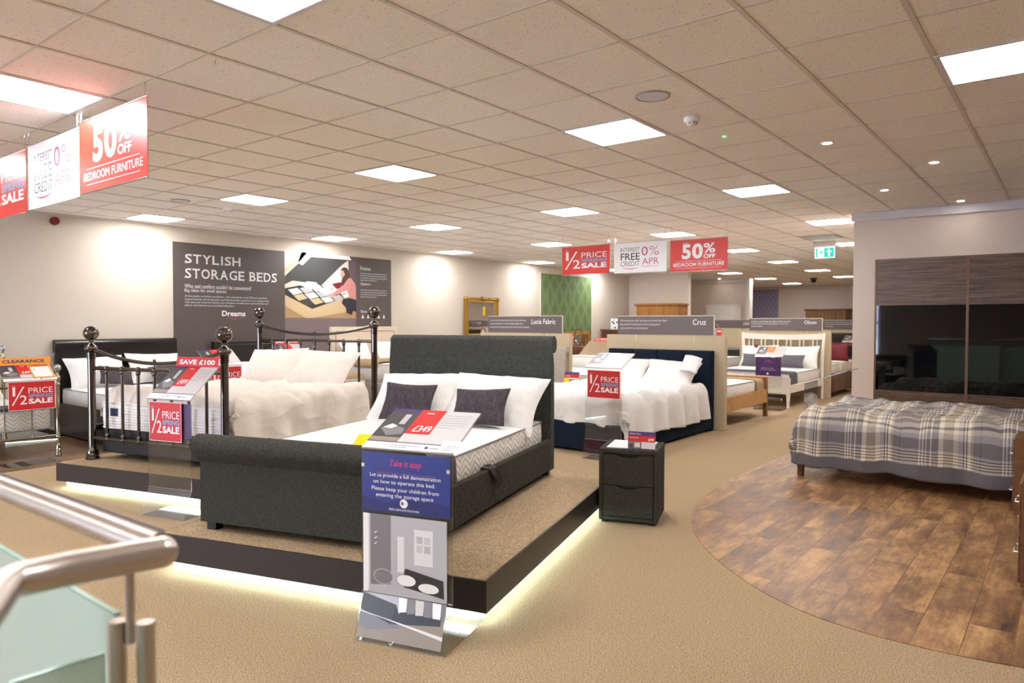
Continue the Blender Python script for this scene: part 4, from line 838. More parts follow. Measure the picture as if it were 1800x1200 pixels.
def beige_bed():
    o = (-8.5, 8.01, .005); t = thing('upholstered_bed', 'bed with beige panelled headboard against the left wall', 'bed', o, 90)
    mb = MB(); mb.box(0, 1.9, .3, 1.56, 1.98, 1.385, 'beige_linen'); mb.box(.09, 1.89, .55, 1.47, 1.905, 1.29, 'beige_linen')
    for a, b in (((.08, 1.30), (1.48, 1.30)), ((.08, .55), (.08, 1.30)), ((1.48, .55), (1.48, 1.30))): mb.tube([(a[0], 1.893, a[1]), (b[0], 1.893, b[1])], .008, 'tan_blanket', 8)
    mb.build('headboard', t, bevel=.012)
    mb = MB(); mb.box(0, 0, .04, 1.56, 1.9, .45, 'greige_fabric'); mb.build('divan_base', t, bevel=.02)
    mattress(o, 90, .02, .03, 1.54, 1.88, .45, .76, 'deep white mattress on the beige headboard bed')
    pillow('pillow', 'small white pillow, left one against the beige headboard', 'pillow', loc_of(o, 90, (.38, 1.68, .93)), .64, .42, .16, prot(90, 58), 'white_cotton', 'pillows against the beige headboard', 15)
    pillow('pillow', 'small white pillow, right one against the beige headboard', 'pillow', loc_of(o, 90, (1.15, 1.68, .93)), .64, .42, .16, prot(90, 58), 'white_cotton', 'pillows against the beige headboard', 16)
    duvet('folded_blanket', 'folded tan throw on the beige headboard bed', 'blanket', o, 90, .0, .7, 1.56, 1.3, .82, .1, .1, 0, 'tan_blanket', .03, .01, 17, nu=40, nv=20, amp=.01)
beige_bed()
def edge_bed():
    # pale brass bed at the left picture edge, foot rail across y, head to the wall
    o = (-8.72, 1.55, .005); W_ = 1.49; L_ = 1.72; t = thing('brass_bed', 'pale brass bedstead with glass ball finial at the left edge', 'bed', o, 90); m = 'pale_brass'
    def pp(h): return [(.03, 0), (.034, .02), (.024, .05), (.03, .07), (.02, .1), (.02, .2), (.027, .215), (.02, .23), (.02, h-.2), (.027, h-.19), (.02, h-.175), (.027, h-.13), (.03, h-.11), (.018, h-.09), (.013, h-.07), (.02, h-.05)]
    for x, y, h in ((0, 0, .98), (W_, 0, .98), (0, L_, 1.15), (W_, L_, 1.15)):
        mb = MB(); mb.lathe(pp(h), m, n=18); p = mb.build('post', t, loc=(x, y, 0)); mb = MB(); mb.sphere((0, 0, h-.01), .038, 'acrylic_edge', 10); mb.build('crystal_finial', p)
    for y, zt in ((0, .78), (L_, .95)):
        for z in (.235, zt): mb = MB(); mb.tube([(0, y, z), (W_, y, z)], .011, m, 10); mb.build('cross_rail', t)
        for k in range(1, 6): mb = MB(); mb.tube([(W_*k/6, y, .235), (W_*k/6, y, zt)], .007, m, 8); mb.build('spindle', t)
    for x in (0, W_): mb = MB(); mb.box(x-.01, .02, .22, x+.01, L_-.02, .27, 'black_plastic'); mb.build('side_rail', t)
    mattress(o, 90, .03, .04, W_-.05, L_-.05, .3, .53, 'white quilted mattress on the pale brass bed')
    drape_strip('bed_runner', 'dark grey runner on the pale brass bed at the left edge', 'bed runner', o, 90, .02, W_-.28, .05, .45, .555, .06, .02, 'grey_throw', seed=18)
    pillow('pillow', 'cream pillow, near one on the pale brass bed', 'pillow', loc_of(o, 90, (.4, 1.45, .72)), .68, .46, .18, prot(90, 55), 'cream_cotton', 'cream pillows on the pale brass bed', 19)
    pillow('pillow', 'cream pillow, far one on the pale brass bed', 'pillow', loc_of(o, 90, (1.05, 1.45, .72)), .68, .46, .18, prot(90, 55), 'cream_cotton', 'cream pillows on the pale brass bed', 20)
edge_bed()

# ---------------------------------------------------------------- back-to-back display panels with name boards
def divider(label, x0, x1, y, z1, cat='divider panel'):
    t = thing('divider_panel', label, cat, ((x0+x1)/2, y, 0), 0, 'tan divider panels'); h = (x1-x0)/2
    mb = MB(); mb.box(-h, 0, 0, h, .09, z1, 'panel_tan'); mb.build('panel', t, bevel=.004); return t
def nameboard(label, x0, x1, y, z0, z1, body, nm, seed=1, nmx=(.66, .93), ic=None, back=True):
    t = thing('name_board', label, 'sign', (x0, y, z0), 0, 'brown name boards'); w_ = x1-x0; h_ = z1-z0; fr = F((0, 0, 0), (1, 0, 0), (0, 0, 1))
    mb = MB(); mb.fbox(fr, 0, 0, w_, h_, -.012, 0, 'panel_edge'); mb.rect(fr, .0, .0, w_-.014, h_-.012, 'sign_brown', .001)
    for i, s in enumerate(body): mb.text(fr, s, .025*w_, h_*(.66-.2*i), min(.60, .0078*len(s))*w_*(1 if body[0] != '' else 1), h_*.13, 'pale_card', 0, .002, .25)
    if nm: mb.text(fr, nm, nmx[0]*w_, h_*.52, (nmx[1]-nmx[0])*w_, h_*.28, 'white', .005, .002)
    mb.build('board', t); mb = MB(); mb.box(w_*.2-.01, .0125, -.1, w_*.2+.01, .016, h_*.5, 'panel_edge'); mb.box(w_*.8-.01, .0125, -.1, w_*.8+.01, .016, h_*.5, 'panel_edge'); mb.build('bracket', t)
divider('tan divider panel behind the navy bed', -5.57, -3.72, 9.4, 1.295)
divider('tan divider panel behind the greige rolled headboard', -8.1, -6.25, 9.4, 1.295)
divider('tan divider panel behind the white slatted headboard', -5.5, -3.71, 14.7, 1.31)
divider('distant tan divider panel left of the white slatted bed', -8.2, -6.33, 17.0, 1.33)
divider('distant tan divider panel right of the white slatted bed', -5.6, -3.4, 18.9, 1.30)
nameboard('brown name board above the navy bed', -5.374, -3.866, 9.385, 1.30, 1.575, ('With stunning woven fabric upholstery, our Cruz bed has a fluted', 'high headboard, low foot-end and a front opening drawer -', 'a great solution for narrower bedrooms.'), 'Cruz', 1, (.79, .92))
nameboard('brown name board behind the grey tweed headboard', -7.912, -6.369, 9.385, 1.30, 1.583, ('Our Lucia fabric bed frame adds the neutral shades will suit any', 'contemporary bedroom. The soft scroll design headboard and', 'footboard and two large storage drawers make it stylish and practical.'), 'Lucia Fabric', 2, (.60, .91))
nameboard('brown name board above the white slatted bed', -5.3, -3.855, 14.685, 1.315, 1.565, ('The Olson is a modern bedframe with a difference. With its clean white', 'painted finish and distinctive spindled headboard it will suit any', 'contemporary bedroom.'), 'Olson', 3, (.76, .92))
nameboard('brown name board at the far right, cut off by the wardrobe wall', -4.95, -3.45, 18.885, 1.305, 1.54, ('The fabric is a stylish wooden bed frame with its curved head and', 'foot ends along with a storage drawer base, deep storage is', 'a smart solution.'), '', 4)
nameboard('small brown name board showing left of the Olson board', -7.9, -6.1, 16.985, 1.335, 1.535, ('', '', ''), '', 5) if False else None
t = thing('name_board', 'sliver of brown name board showing left of the white slatted bed board', 'sign', (-7.9, 16.985, 1.335), 0, 'brown name boards'); mb = MB(); fr_ = F((0, 0, 0), (1, 0, 0), (0, 0, 1)); mb.fbox(fr_, 0, 0, 1.9, .21, -.012, 0, 'panel_edge'); mb.rect(fr_, 0, 0, 1.9, .195, 'sign_brown', .001); lines(mb, fr_, 1.62, .07, 1.87, .15, 2, 'pale_card', .002, 4); mb.build('board', t)

# ---------------------------------------------------------------- navy bed
def navy_bed():
    o = (-5.47, 6.83, 0); W_ = 1.62; t = thing('fabric_bed', 'navy fabric bed with panelled headboard and white bedding', 'bed', o, 0)
    mb = MB()
    for k in range(4): mb.box(.02+k*W_/4*.985, 2.42, .3, .01+(k+1)*W_/4*.985, 2.50, 1.085, 'navy_fabric')
    mb.box(0, 2.45, 0, W_, 2.53, 1.09, 'navy_fabric'); mb.build('headboard', t, bevel=.012)
    mb = MB(); mb.box(0, 0, .03, W_, .07, .34, 'navy_fabric'); mb.build('footboard', t, bevel=.015)
    for x in (0, W_-.05): mb = MB(); mb.box(x, .07, .03, x+.05, 2.45, .34, 'navy_fabric'); mb.build('side_rail', t, bevel=.015)
    mb = MB(); mb.box(.05, .07, .06, W_-.05, 2.45, .28, 'black_plastic'); mb.build('base_panel', t)
    for x in (.04, W_-.1):
        for y in (.04, 2.38): mb = MB(); mb.box(x, y, 0, x+.06, y+.06, .03, 'black_plastic'); mb.build('leg', t)
    mattress(o, 0, .07, .1, W_-.07, 2.4, .285, .56, 'white mattress under the duvet of the navy bed')
    duvet('duvet', 'puffy white duvet on the navy bed', 'duvet', o, 0, -.02, .03, W_+.03, 2.22, .66, .30, .40, .27, 'white_cotton', .045, .035, 21, amp=.05, r=.16, nu=130, nv=130, fq=15)
    pillow('pillow', 'white pillow on the left of the navy bed', 'pillow', loc_of(o, 0, (.42, 2.12, .77)), .78, .5, .22, prot(0, 45, 2), 'white_cotton', 'white pillows on the navy bed', 22)
    pillow('pillow', 'white pillow on the right of the navy bed', 'pillow', loc_of(o, 0, (1.16, 2.10, .77)), .78, .5, .22, prot(0, 45, -3), 'white_cotton', 'white pillows on the navy bed', 23)
    mb = MB(); mb.grid(lambda a, b: (.26*a-.04*(b-.5), .22*b+.05*a, .035*math.sin(a*3.1)+.02*b), 8, 6, 'pale_card'); ob = mb.build('product_leaflet', solid=.004, loc=loc_of(o, 0, (1.34, 1.98, .85))); ob.rotation_euler = (R(58), R(18), R(-14)); tag(ob, 'curled white product leaflet on the right pillow of the navy bed', 'leaflet')
navy_bed()

def greige_bed():
    o = (-7.9, 7.0, 0); t = sleigh(o, 0, 1.64, 2.38, 1.10, .6, 'greige fabric bed with rolled headboard behind the grey tweed bed', 'sleigh_bed', ('greige_fabric',)*3, rr=.055, sh=.34)
    mattress(o, 0, .06, .09, 1.58, 2.2, .27, .52, 'white mattress on the greige fabric bed')
    o = (-6.12, 8.85, 0); t = thing('bedside_table', 'low greige bedside unit left of the navy bed', 'bedside table', o, 0); mb = MB(); mb.box(0, 0, .03, .62, .42, .53, 'greige_fabric'); mb.build('body', t, bevel=.015); mb = MB(); mb.box(-.02, -.02, .53, .64, .43, .555, 'greige_fabric'); mb.build('top', t, bevel=.006)
    mb = MB(); mb.box(.04, -.012, .28, .58, .0, .5, 'greige_fabric'); mb.build('drawer', t, bevel=.004)
    t = thing('price_card', 'small purple and red price card on the greige bedside unit', 'price card', (-6.02, 8.9, .557), 0); fr = F((0, 0, 0), (1, 0, 0), (0, .2, 1)); mb = MB(); W_, H_ = .26, .18; mb.fbox(fr, 0, 0, W_, H_, -.002, 0, 'white'); mb.rect(fr, 0, .78*H_, W_, H_, 'purple'); mb.rect(fr, 0, .5*H_, W_, .78*H_, 'red'); mb.rect(fr, 0, 0, .35*W_, .5*H_, 'yellow'); mb.rect(fr, .35*W_, .1*H_, .9*W_, .4*H_, 'mid_photo', .001); lines(mb, fr, .1*W_, .6*H_, .6*W_, .7*H_, 1, 'white', .0015); mb.build('printed_card', t)
    mb = MB(); mb.box(0, .04, 0, .26, .06, .002, 'acrylic'); mb.build('card_foot', t)
greige_bed()

# ---------------------------------------------------------------- bedside chest in front
def bedside():
    o = (-2.745, 4.525, 0); rz = 19.5; t = thing('bedside_chest', 'grey tweed two drawer bedside chest at the corner of the front platform', 'bedside table', o, rz); W_, D_, H_ = .43, .42, .55
    mb = MB(); mb.box(0, 0, .02, .03, D_, H_, 'tweed'); mb.box(W_-.03, 0, .02, W_, D_, H_, 'tweed'); mb.box(.03, 0, H_-.035, W_-.03, D_, H_, 'tweed'); mb.box(.03, 0, .02, W_-.03, D_, .05, 'tweed'); mb.box(.03, D_-.02, .05, W_-.03, D_, H_-.035, 'tweed'); mb.build('carcass', t, bevel=.008)
    mb = MB(); mb.box(.03, .02, .05, W_-.03, .03, H_-.035, 'black_plastic'); mb.build('cutout_shade_sheet', t)  # black sheet right behind the drawer fronts, standing in for shade in the cutouts
    for z0 in (.055, .285):
        z1 = z0+.225; n = 14; x0, x1 = .034, W_-.034
        top = [(x0, z1), (x0+.09, z1)] + [(x0+.09+(x1-x0-.18)*i/n, z1-.024*math.sin(math.pi*i/n)**.6) for i in range(1, n)] + [(x1-.09, z1), (x1, z1)]
        mb = MB(); mb.prism([(x0, z0), (x1, z0)][::1] + top[::-1], -.002, .02, 'tweed', axis=1); mb.build('drawer', t, bevel=.002)
    for x in (.02, W_-.05):
        for y in (.02, D_-.05): mb = MB(); mb.box(x, y, 0, x+.03, y+.03, .02, 'black_plastic'); mb.build('foot', t)
    mb = MB(); mb.box(.05, .04, H_, W_-.05, D_-.04, H_+.006, 'pale_card'); mb.build('glass_top', t, bevel=.002)
    c = loc_of(o, rz, (.21, .02, H_+.007)); t = thing('price_card', 'purple and red £99 price card on the grey tweed bedside chest', 'price card', c, rz-4); fr = F((0, 0, 0), (1, 0, 0), (0, .15, 1)); W_, H_ = .20, .125; mb = MB(); mb.fbox(fr, 0, 0, W_, H_, -.002, 0, 'pale_card')
    mb.rect(fr, 0, .76*H_, W_, H_, 'purple'); mb.rect(fr, 0, .42*H_, W_, .76*H_, 'red'); mb.rect(fr, 0, 0, .5*W_, .42*H_, 'mid_photo'); mb.rect(fr, .05*W_, 0.02*H_, .2*W_, .3*H_, 'dark_photo', .0015); mb.rect(fr, .25*W_, .1*H_, .45*W_, .36*H_, 'photo_white', .0015); mb.text(fr, '£99', .74*W_, .48*H_, .21*W_, .16*H_, 'white', .03, .002); mb.text(fr, 'Bedside Chest', .06*W_, .83*H_, .4*W_, .09*H_, 'white', 0, .002); lines(mb, fr, .06*W_, .6*H_, .6*W_, .68*H_, 1, 'pale_card', .002)
    mb.rect(fr, 0, 0, W_, .03*H_, 'purple', .002); mb.build('printed_card', t); mb = MB(); mb.box(0, 0, 0, .20, .05, .002, 'acrylic'); mb.build('card_foot', t)
bedside()

# ---------------------------------------------------------------- oak bed behind the navy one's divider
def oak_bed():
    o = (-5.35, 9.50, 0); W_ = 1.57; L_ = 1.83; t = thing('wooden_bed', 'light oak bed behind the divider of the navy bed', 'bed', o, 0)
    for x in (0, W_-.045): mb = MB(); mb.box(x, .03, .22, x+.045, L_-.03, .43, 'oak'); mb.build('side_rail', t, bevel=.004)
    mb = MB(); mb.box(.04, L_-.05, .22, W_-.04, L_-.01, .30, 'oak'); mb.box(.04, L_-.055, .57, W_-.05, L_, .625, 'oak'); mb.box(.04, L_-.045, .30, W_-.04, L_-.02, .58, 'oak'); mb.build('footboard', t, bevel=.006)
    for x in (0, W_-.06): mb = MB(); mb.box(x, L_-.06, 0, x+.06, L_, .62, 'oak_dark'); mb.build('leg', t, bevel=.006)
    for x in (0, W_-.06): mb = MB(); mb.box(x, .01, 0, x+.06, .07, 1.0, 'oak_dark'); mb.build('leg', t, bevel=.006)
    mb = MB(); mb.box(.06, .01, .3, W_-.06, .05, .98, 'oak'); mb.build('headboard', t)
    mattress(o, 0, .06, .08, W_-.06, L_-.07, .34, .58, 'white mattress with zigzag quilted side on the light oak bed')
    duvet('folded_blanket', 'beige folded cover at the foot of the light oak bed', 'blanket', o, 0, .05, L_-.42, W_-.03, L_-.1, .60, .15, .17, 0, 'tan_blanket', .015, .02, 24, nu=50, nv=20, amp=.008)
oak_bed()

# ---------------------------------------------------------------- white slatted bed
def white_bed():
    o = (-5.40, 12.5, 0); W_ = 1.60; L_ = 2.12; m = 'white_paint'; t = thing('wooden_bed', 'white painted bed with curved slatted headboard', 'bed', o, 0)
    def hp(z): return .10*max(0, (z-.5)/.8)**2        # sweep of the head posts outwards / backwards
    for sx, x in ((-1, .03), (1, W_-.03)):
        mb = MB(); mb.tube([(x+sx*hp(z)*.35, L_-.04+hp(z)*.5, z) for z in [i*1.27/12 for i in range(13)]], [.034]*12+[.026], m, 8); mb.build('head_post', t)
    zt = 1.2; X0 = .0; X1 = W_
    mb = MB(); n = 16; pts = [(X0-.01+(X1-X0+.02)*i/n, 1.13+.02*(2*i/n-1)**2) for i in range(n+1)] + [(X1+.01-(X1-X0+.02)*i/n, 1.235+.03*(1-2*i/n)**2) for i in range(n+1)]; mb.prism(pts, L_-.02, L_+.025, m, axis=1); mb.build('top_rail', t, bevel=.006)
    mb = MB(); mb.box(.04, L_-.05, .5, W_-.04, L_-.02, .58, m); mb.build('lower_rail', t)
    for k in range(12):
        g = k//2; x = .17+g*(W_-.34)/5+(-.04 if k % 2 == 0 else .04); mb = MB(); mb.tube([(x, L_-.035, .56), (x, L_-.03, .85), (x, L_-.005, 1.14)], .013, m, 8); mb.build('slat', t)
    for x in (0, W_-.04): mb = MB(); mb.box(x, .03, .26, x+.04, L_-.05, .40, m); mb.build('side_rail', t, bevel=.005)
    mb = MB(); mb.box(.03, 0, .24, W_-.03, .035, .545, m); mb.build('footboard', t, bevel=.01)
    for x in (0, W_-.06):
        mb = MB(); V = [(x, -.01, .52), (x+.06, -.01, .52), (x+.06, .05, .52), (x, .05, .52), (x+.012, .0, 0), (x+.048, .0, 0), (x+.048, .036, 0), (x+.012, .036, 0), (x, -.01, .24), (x+.06, -.01, .24), (x+.06, .05, .24), (x, .05, .24)]
        mb.add(V, [(0, 1, 2, 3), (7, 6, 5, 4), (0, 8, 9, 1), (1, 9, 10, 2), (2, 10, 11, 3), (3, 11, 8, 0), (8, 4, 5, 9), (9, 5, 6, 10), (10, 6, 7, 11), (11, 7, 4, 8)], m); mb.build('leg', t, bevel=.003)
    mattress(o, 0, .05, .06, W_-.05, L_-.1, .36, .59, 'white mattress on the white slatted bed')
    drape_strip('bed_runner', 'charcoal runner near the foot of the white slatted bed', 'bed runner', o, 0, .04, W_-.03, .12, .52, .612, .1, .27, 'grey_cotton', seed=25)
    for x, s, nm in ((.42, 26, 'left'), (1.2, 27, 'right')): pillow('pillow', 'white pillow on the %s of the white slatted bed' % nm, 'pillow', loc_of(o, 0, (x, 1.84, .80)), .74, .5, .2, prot(0, 60, 2), 'white_cotton', 'white pillows on the white slatted bed', s)
    for x, s, nm in ((.48, 28, 'left'), (1.1, 29, 'right')): pillow('cushion', 'long charcoal cushion on the %s of the white slatted bed' % nm, 'cushion', loc_of(o, 0, (x, 1.55, .735)), .58, .28, .14, prot(0, 60, 0), 'grey_cotton', 'charcoal cushions on the white slatted bed', s, .006)
    mb = MB(); mb.box(0, 0, 0, .07, .004, .06, 'crimson'); tag(mb.build('label_tag', loc=(-4.97, 14.06, .98), rot=(R(-28), 0, R(6))), 'small crimson tag on the left pillow of the white slatted bed', 'tag')
white_bed()

def right_back_bed():
    # brown drawer bed behind the white bed's divider
    o = (-5.3, 14.83, 0); W_ = 1.6; L_ = 2.15; t = thing('wooden_bed', 'brown wooden storage bed with side drawers at the far right', 'bed', o, 0)
    mb = MB(); mb.box(W_-.05, .03, .1, W_, L_-.03, .46, 'brown_wood'); mb.build('side_panel', t, bevel=.004)
    mb = MB(); mb.box(0, .03, .1, .05, L_-.03, .46, 'brown_wood'); mb.build('side_panel', t)
    for y in (.1, 1.08):
        mb = MB(); mb.box(W_, y, .14, W_+.015, y+.92, .36, 'brown_wood'); d = mb.build('drawer', t, bevel=.003)
        for k in (.25, .67): mb = MB(); mb.box(W_+.015, y+k, .31, W_+.022, y+k+.1, .33, 'black_plastic'); mb.build('handle_slot', d)
    mb = MB(); mb.box(0, L_-.04, .1, W_, L_, .6, 'brown_wood'); mb.build('footboard', t, bevel=.004)
    for x in (0, W_-.05): mb = MB(); mb.box(x, L_-.03, 0, x+.05, L_+.02, 1.02, 'brown_wood'); mb.build('post', t, bevel=.004)
    mb = MB(); mb.box(.0, L_-.02, .96, W_, L_+.02, 1.03, 'brown_wood'); mb.build('top_rail', t, bevel=.004)
    mattress(o, 0, .05, .05, W_-.05, L_-.05, .42, .64, 'white mattress on the brown storage bed')
    pillow('cushion', 'bright red cushion on the brown storage bed', 'cushion', (-4.0, 16.3, .86), .5, .42, .1, prot(8, 80), 'crimson', None, 30, .006)
    duvet('folded_blanket', 'cream folded cover on the brown storage bed', 'blanket', o, 0, .05, .7, W_-.02, 1.95, .66, .12, .17, 0, 'cream_cotton', .03, .02, 31, nu=40, nv=30, amp=.03)
    t = thing('price_stand', 'orange price board on the far right storage bed', 'sign stand', (-4.1, 17.15, 0), 0, 'acrylic price stands'); acrylic_sheet(t, .5, 1.03, .3, 28); price_board(t, F((0, .066, 1.038), (1, 0, 0), (0, math.cos(R(28)), math.sin(R(28)))), .5, .3, None, 'pencil', 21, mid='tango')
    mb = MB(); o = (-4.9, 18.75, 0); t = thing('fabric_bed', 'black fabric headboard under the farthest right name board', 'headboard', o, 0); mb.box(0, 0, 0, 1.5, .09, 1.22, 'black_leather'); mb.build('headboard', t, bevel=.03)
    # bed seen left of the white slatted bed, in the next aisle
    o = (-8.2, 14.9, 0); t = thing('leather_bed', 'dark bed with cream cover between the divider and the white slatted bed', 'bed', o, 0); mb = MB(); mb.box(0, 0, .05, 2.0, 2.0, .42, 'black_leather'); mb.build('base_panel', t, bevel=.02); mb = MB(); mb.box(0, 1.98, .05, 2.0, 2.07, .84, 'black_leather'); mb.build('headboard', t, bevel=.03)
    mattress(o, 0, .03, .03, 1.97, 1.95, .42, .66, 'quilted mattress with cream cover in the far middle aisle')
right_back_bed()

# ---------------------------------------------------------------- far furniture
def wardrobe_simple(name, label, x0, x1, y0, y1, z1, mat, doors, knob='brushed_steel', cap=.05):
    t = thing(name, label, 'wardrobe', (x0, y0, 0), 0); w_ = x1-x0; d = y1-y0
    mb = MB(); mb.box(0, 0, .0, w_, d, z1-.06, mat); mb.build('body', t, bevel=.005)
    mb = MB(); mb.box(-cap, -cap, z1-.06, w_+cap, d, z1, mat); mb.build('cornice', t, bevel=.015)
    for k in range(doors):
        a = k*w_/doors; b = (k+1)*w_/doors; mb = MB(); mb.box(a+.02, -.02, .1, b-.02, 0, z1-.1, mat); 
        mb.box(a+.10, -.024, .2, b-.10, -.018, z1-.2, mat); dr = mb.build('door', t, bevel=.006)
        mb = MB(); mb.sphere((b-.05 if k % 2 == 0 else a+.05, -.04, 1.0), .018, knob, 8); mb.build('knob', dr)
wardrobe_simple('pine_wardrobe', 'pine wardrobe top rising behind the name board of the navy bed', -9.93, -8.62, 18.4, 18.98, 2.01, 'pine', 3)
wardrobe_simple('white_wardrobe', 'plain white two door wardrobe behind the name board of the navy bed', -9.35, -8.42, 22.0, 22.62, 2.04, 'white_laminate', 2, 'chrome', .02)
wardrobe_simple('oak_wardrobe', 'wide oak cabinet top behind the name board of the white slatted bed', -8.05, -6.6, 28.3, 28.97, 1.99, 'oak_dark', 4)
def far_things():
    # gilt mirror against the left wall
    t = thing('gilt_mirror', 'ornate gilt framed mirror standing against the left wall', 'mirror', (-10.46, 11.58, 1.10)); W_, H_ = 1.15, .92; fr = F((0, 0, 0), (0, 1, 0), (0, 0, 1))
    mb = MB()
    for b in ((0, 0, W_, .11), (0, H_-.11, W_, H_), (0, .11, .11, H_-.11), (W_-.11, .11, W_, H_-.11)): mb.fbox(fr, *b, 0, .04, 'gold')
    for p, q in (((0, .03), (W_, .03)), ((0, H_-.03), (W_, H_-.03)), ((.03, 0), (.03, H_)), ((W_-.03, 0), (W_-.03, H_)), ((.1, .1), (W_-.1, .1)), ((.1, H_-.1), (W_-.1, H_-.1)), ((.1, .1), (.1, H_-.1)), ((W_-.1, .1), (W_-.1, H_-.1))):
        n = 26; mb.tube([fr.p(p[0]+(q[0]-p[0])*i/n, p[1]+(q[1]-p[1])*i/n, .035+.006*math.sin(i*2.4)) for i in range(n+1)], [.014+.006*math.sin(i*1.7) for i in range(n+1)], 'gold', 8)
    for cx, cy in ((.03, .03), (W_-.03, .03), (.03, H_-.03), (W_-.03, H_-.03), (W_/2, H_-.02), (W_/2, .02)): mb.sphere(fr.p(cx, cy, .035), .05, 'gold', 8)
    mb.build('frame', t); mb = MB(); mb.fbox(fr, .1, .1, W_-.1, H_-.1, .005, .015, 'mirror'); mb.build('mirror_glass', t)
    mb = MB(); mb.fbox(fr, .62, .52, .70, .72, .018, .02, 'yellow'); mb.build('price_ticket', t)
    # dresser supporting the mirror
    t = thing('dresser', 'low pine dresser under the gilt mirror', 'dresser', (-10.47, 11.4, .005), 0); mb = MB(); mb.box(0, 0, 0, .5, 1.5, 1.09, 'chest_wood'); mb.build('body', t, bevel=.01)
    for k in range(3): mb = MB(); mb.box(.5, .04, .06+.33*k, .515, 1.46, .36+.33*k, 'chest_wood'); mb.build('drawer', t, bevel=.004)
    # pine slatted bed at the green wallpaper
    o = (-8.4, 15.0, .005); t = thing('wooden_bed', 'pine bed with slatted headboard before the green wallpaper', 'bed', o, 90)
    mb = MB(); mb.box(0, 1.98, 1.13, 1.6, 2.03, 1.225, 'pine'); mb.build('top_rail', t, bevel=.01)
    for x in (0, 1.52): mb = MB(); mb.box(x, 1.97, 0, x+.08, 2.04, 1.2, 'pine'); mb.build('post', t, bevel=.01)
    for k in range(9): mb = MB(); mb.box(.16+k*.155, 1.99, .5, .21+k*.155, 2.02, 1.14, 'pine'); mb.build('slat', t)
    mb = MB(); mb.box(0, 0, .25, 1.6, 1.98, .4, 'pine'); mb.build('side_rail', t)
    mb = MB(); mb.box(0, -.04, 0, 1.6, 0, .55, 'pine'); mb.build('footboard', t)
    mattress(o, 90, .04, .04, 1.56, 1.92, .4, .65, 'white mattress on the slatted pine bed')
    # stack of boxes / spare mattresses between the rows
    o = (-8.15, 11.9, 0); t = thing('divan_bed', 'white divan with dark band left of the navy bed, in the second aisle', 'bed', o, 0); mb = MB(); mb.box(0, 0, 0, 1.5, 1.95, .50, 'black_leather'); mb.build('base', t, bevel=.02); mb = MB(); mb.box(.0, 1.95, .05, 1.5, 2.03, .82, 'taupe_fabric'); mb.build('headboard', t, bevel=.02)
    mattress(o, 0, .02, .02, 1.48, 1.93, .50, .80, 'plain white mattress on the dark divan in the second aisle', 'mattress_top')
    o = (-8.1, 10.0, 0); t = thing('divan_bed', 'white divan directly behind the divider of the greige bed', 'bed', o, 0); mb = MB(); mb.box(0, 0, 0, 2.1, 1.6, .36, 'greige_fabric'); mb.build('base', t, bevel=.02); mattress(o, 0, .02, .02, 2.08, 1.58, .36, .6, 'white mattress directly behind the divider of the greige bed', 'mattress_top')
    # sloping tan board of the distant stand
    t = thing('display_board', 'sloping tan display board below the small red sale header', 'display board', (-8.05, 12.3, .81), 0); fr = F((.1, 0, 0), (1, 0, 0), (0, .75, .5)); mb = MB(); mb.fbox(fr, 0, 0, 1.15, .5, -.02, 0, 'cardboard'); mb.fbox(fr, .08, .5, .8, .62, -.02, 0, 'red'); mb.text(fr, '1/2 PRICE', .12, .53, .3, .06, 'white', .01, .002); mb.build('board', t); mb = MB(); mb.box(.3, .02, 0, .34, .25, .02, 'chest_wood'); mb.box(.9, .02, 0, .94, .25, .02, 'chest_wood'); mb.build('support', t)
    # dressing mirror and chest at the alcove
    t = thing('chest_of_drawers', 'dark wooden chest top just left of the name board above the navy bed', 'chest of drawers', (-10.42, 17.3, .005), 0); mb = MB(); mb.box(0, 0, 0, 1.0, .5, 1.22, 'teak'); mb.build('body', t, bevel=.006); mb = MB(); mb.box(-.03, -.03, 1.22, 1.03, .53, 1.27, 'teak'); mb.build('top', t, bevel=.006)
    for k in range(4): mb = MB(); mb.box(.04, -.015, .08+.28*k, .96, 0, .33+.28*k, 'teak'); mb.build('drawer', t, bevel=.004)
    t = thing('canvas_print', 'white canvas with dark blossom print on the dark chest', 'picture', (-10.22, 17.45, 1.276), 0); mb = MB(); mb.box(0, 0, 0, .42, .03, .3, 'white'); fr = F((0, -.001, 0), (1, 0, 0), (0, 0, 1)); rnd = random.Random(3)
    for k in range(12): mb.disc(fr, rnd.uniform(.04, .38), rnd.uniform(.04, .26), rnd.uniform(.01, .03), ('ink', 'hair')[k % 2], .001, 8)
    mb.build('print', t)
    t = thing('dressing_mirror', 'small wooden swing mirror on a low chest left of the navy bed', 'mirror', (-9.0, 13.9, .93), 0)
    mb = MB(); mb.tube([(math.cos(a)*.10, 0, .2+math.sin(a)*.19) for a in [i*2*math.pi/20 for i in range(21)]], .014, 'teak', 8, False); mb.build('frame', t); mb = MB(); mb.lathe([(.1, -.003), (.1, .003)], 'mirror', n=20); g = mb.build('mirror_glass', t, loc=(0, .002, .2), rot=(R(90), 0, 0)); g.scale = (1, 1.9, 1)
    mb = MB(); mb.box(-.13, -.06, 0, .13, .08, .02, 'teak'); mb.box(-.12, .0, 0, -.105, .02, .22, 'teak'); mb.box(.105, .0, 0, .12, .02, .22, 'teak'); mb.build('stand', t)
    t = thing('bedside_table', 'teak chest under the small swing mirror', 'bedside table', (-9.3, 13.6, 0), 0); mb = MB(); mb.box(0, 0, 0, .6, .45, .92, 'teak'); mb.build('body', t, bevel=.006); mb = MB(); mb.box(.03, -.012, .5, .57, 0, .86, 'teak'); mb.build('drawer', t)
    # lamp and red hand-written tag on the divider
    t = thing('bedside_lamp', 'white bedside lamp behind the Cruz board', 'lamp', (-4.35, 11.0, .625), 0)
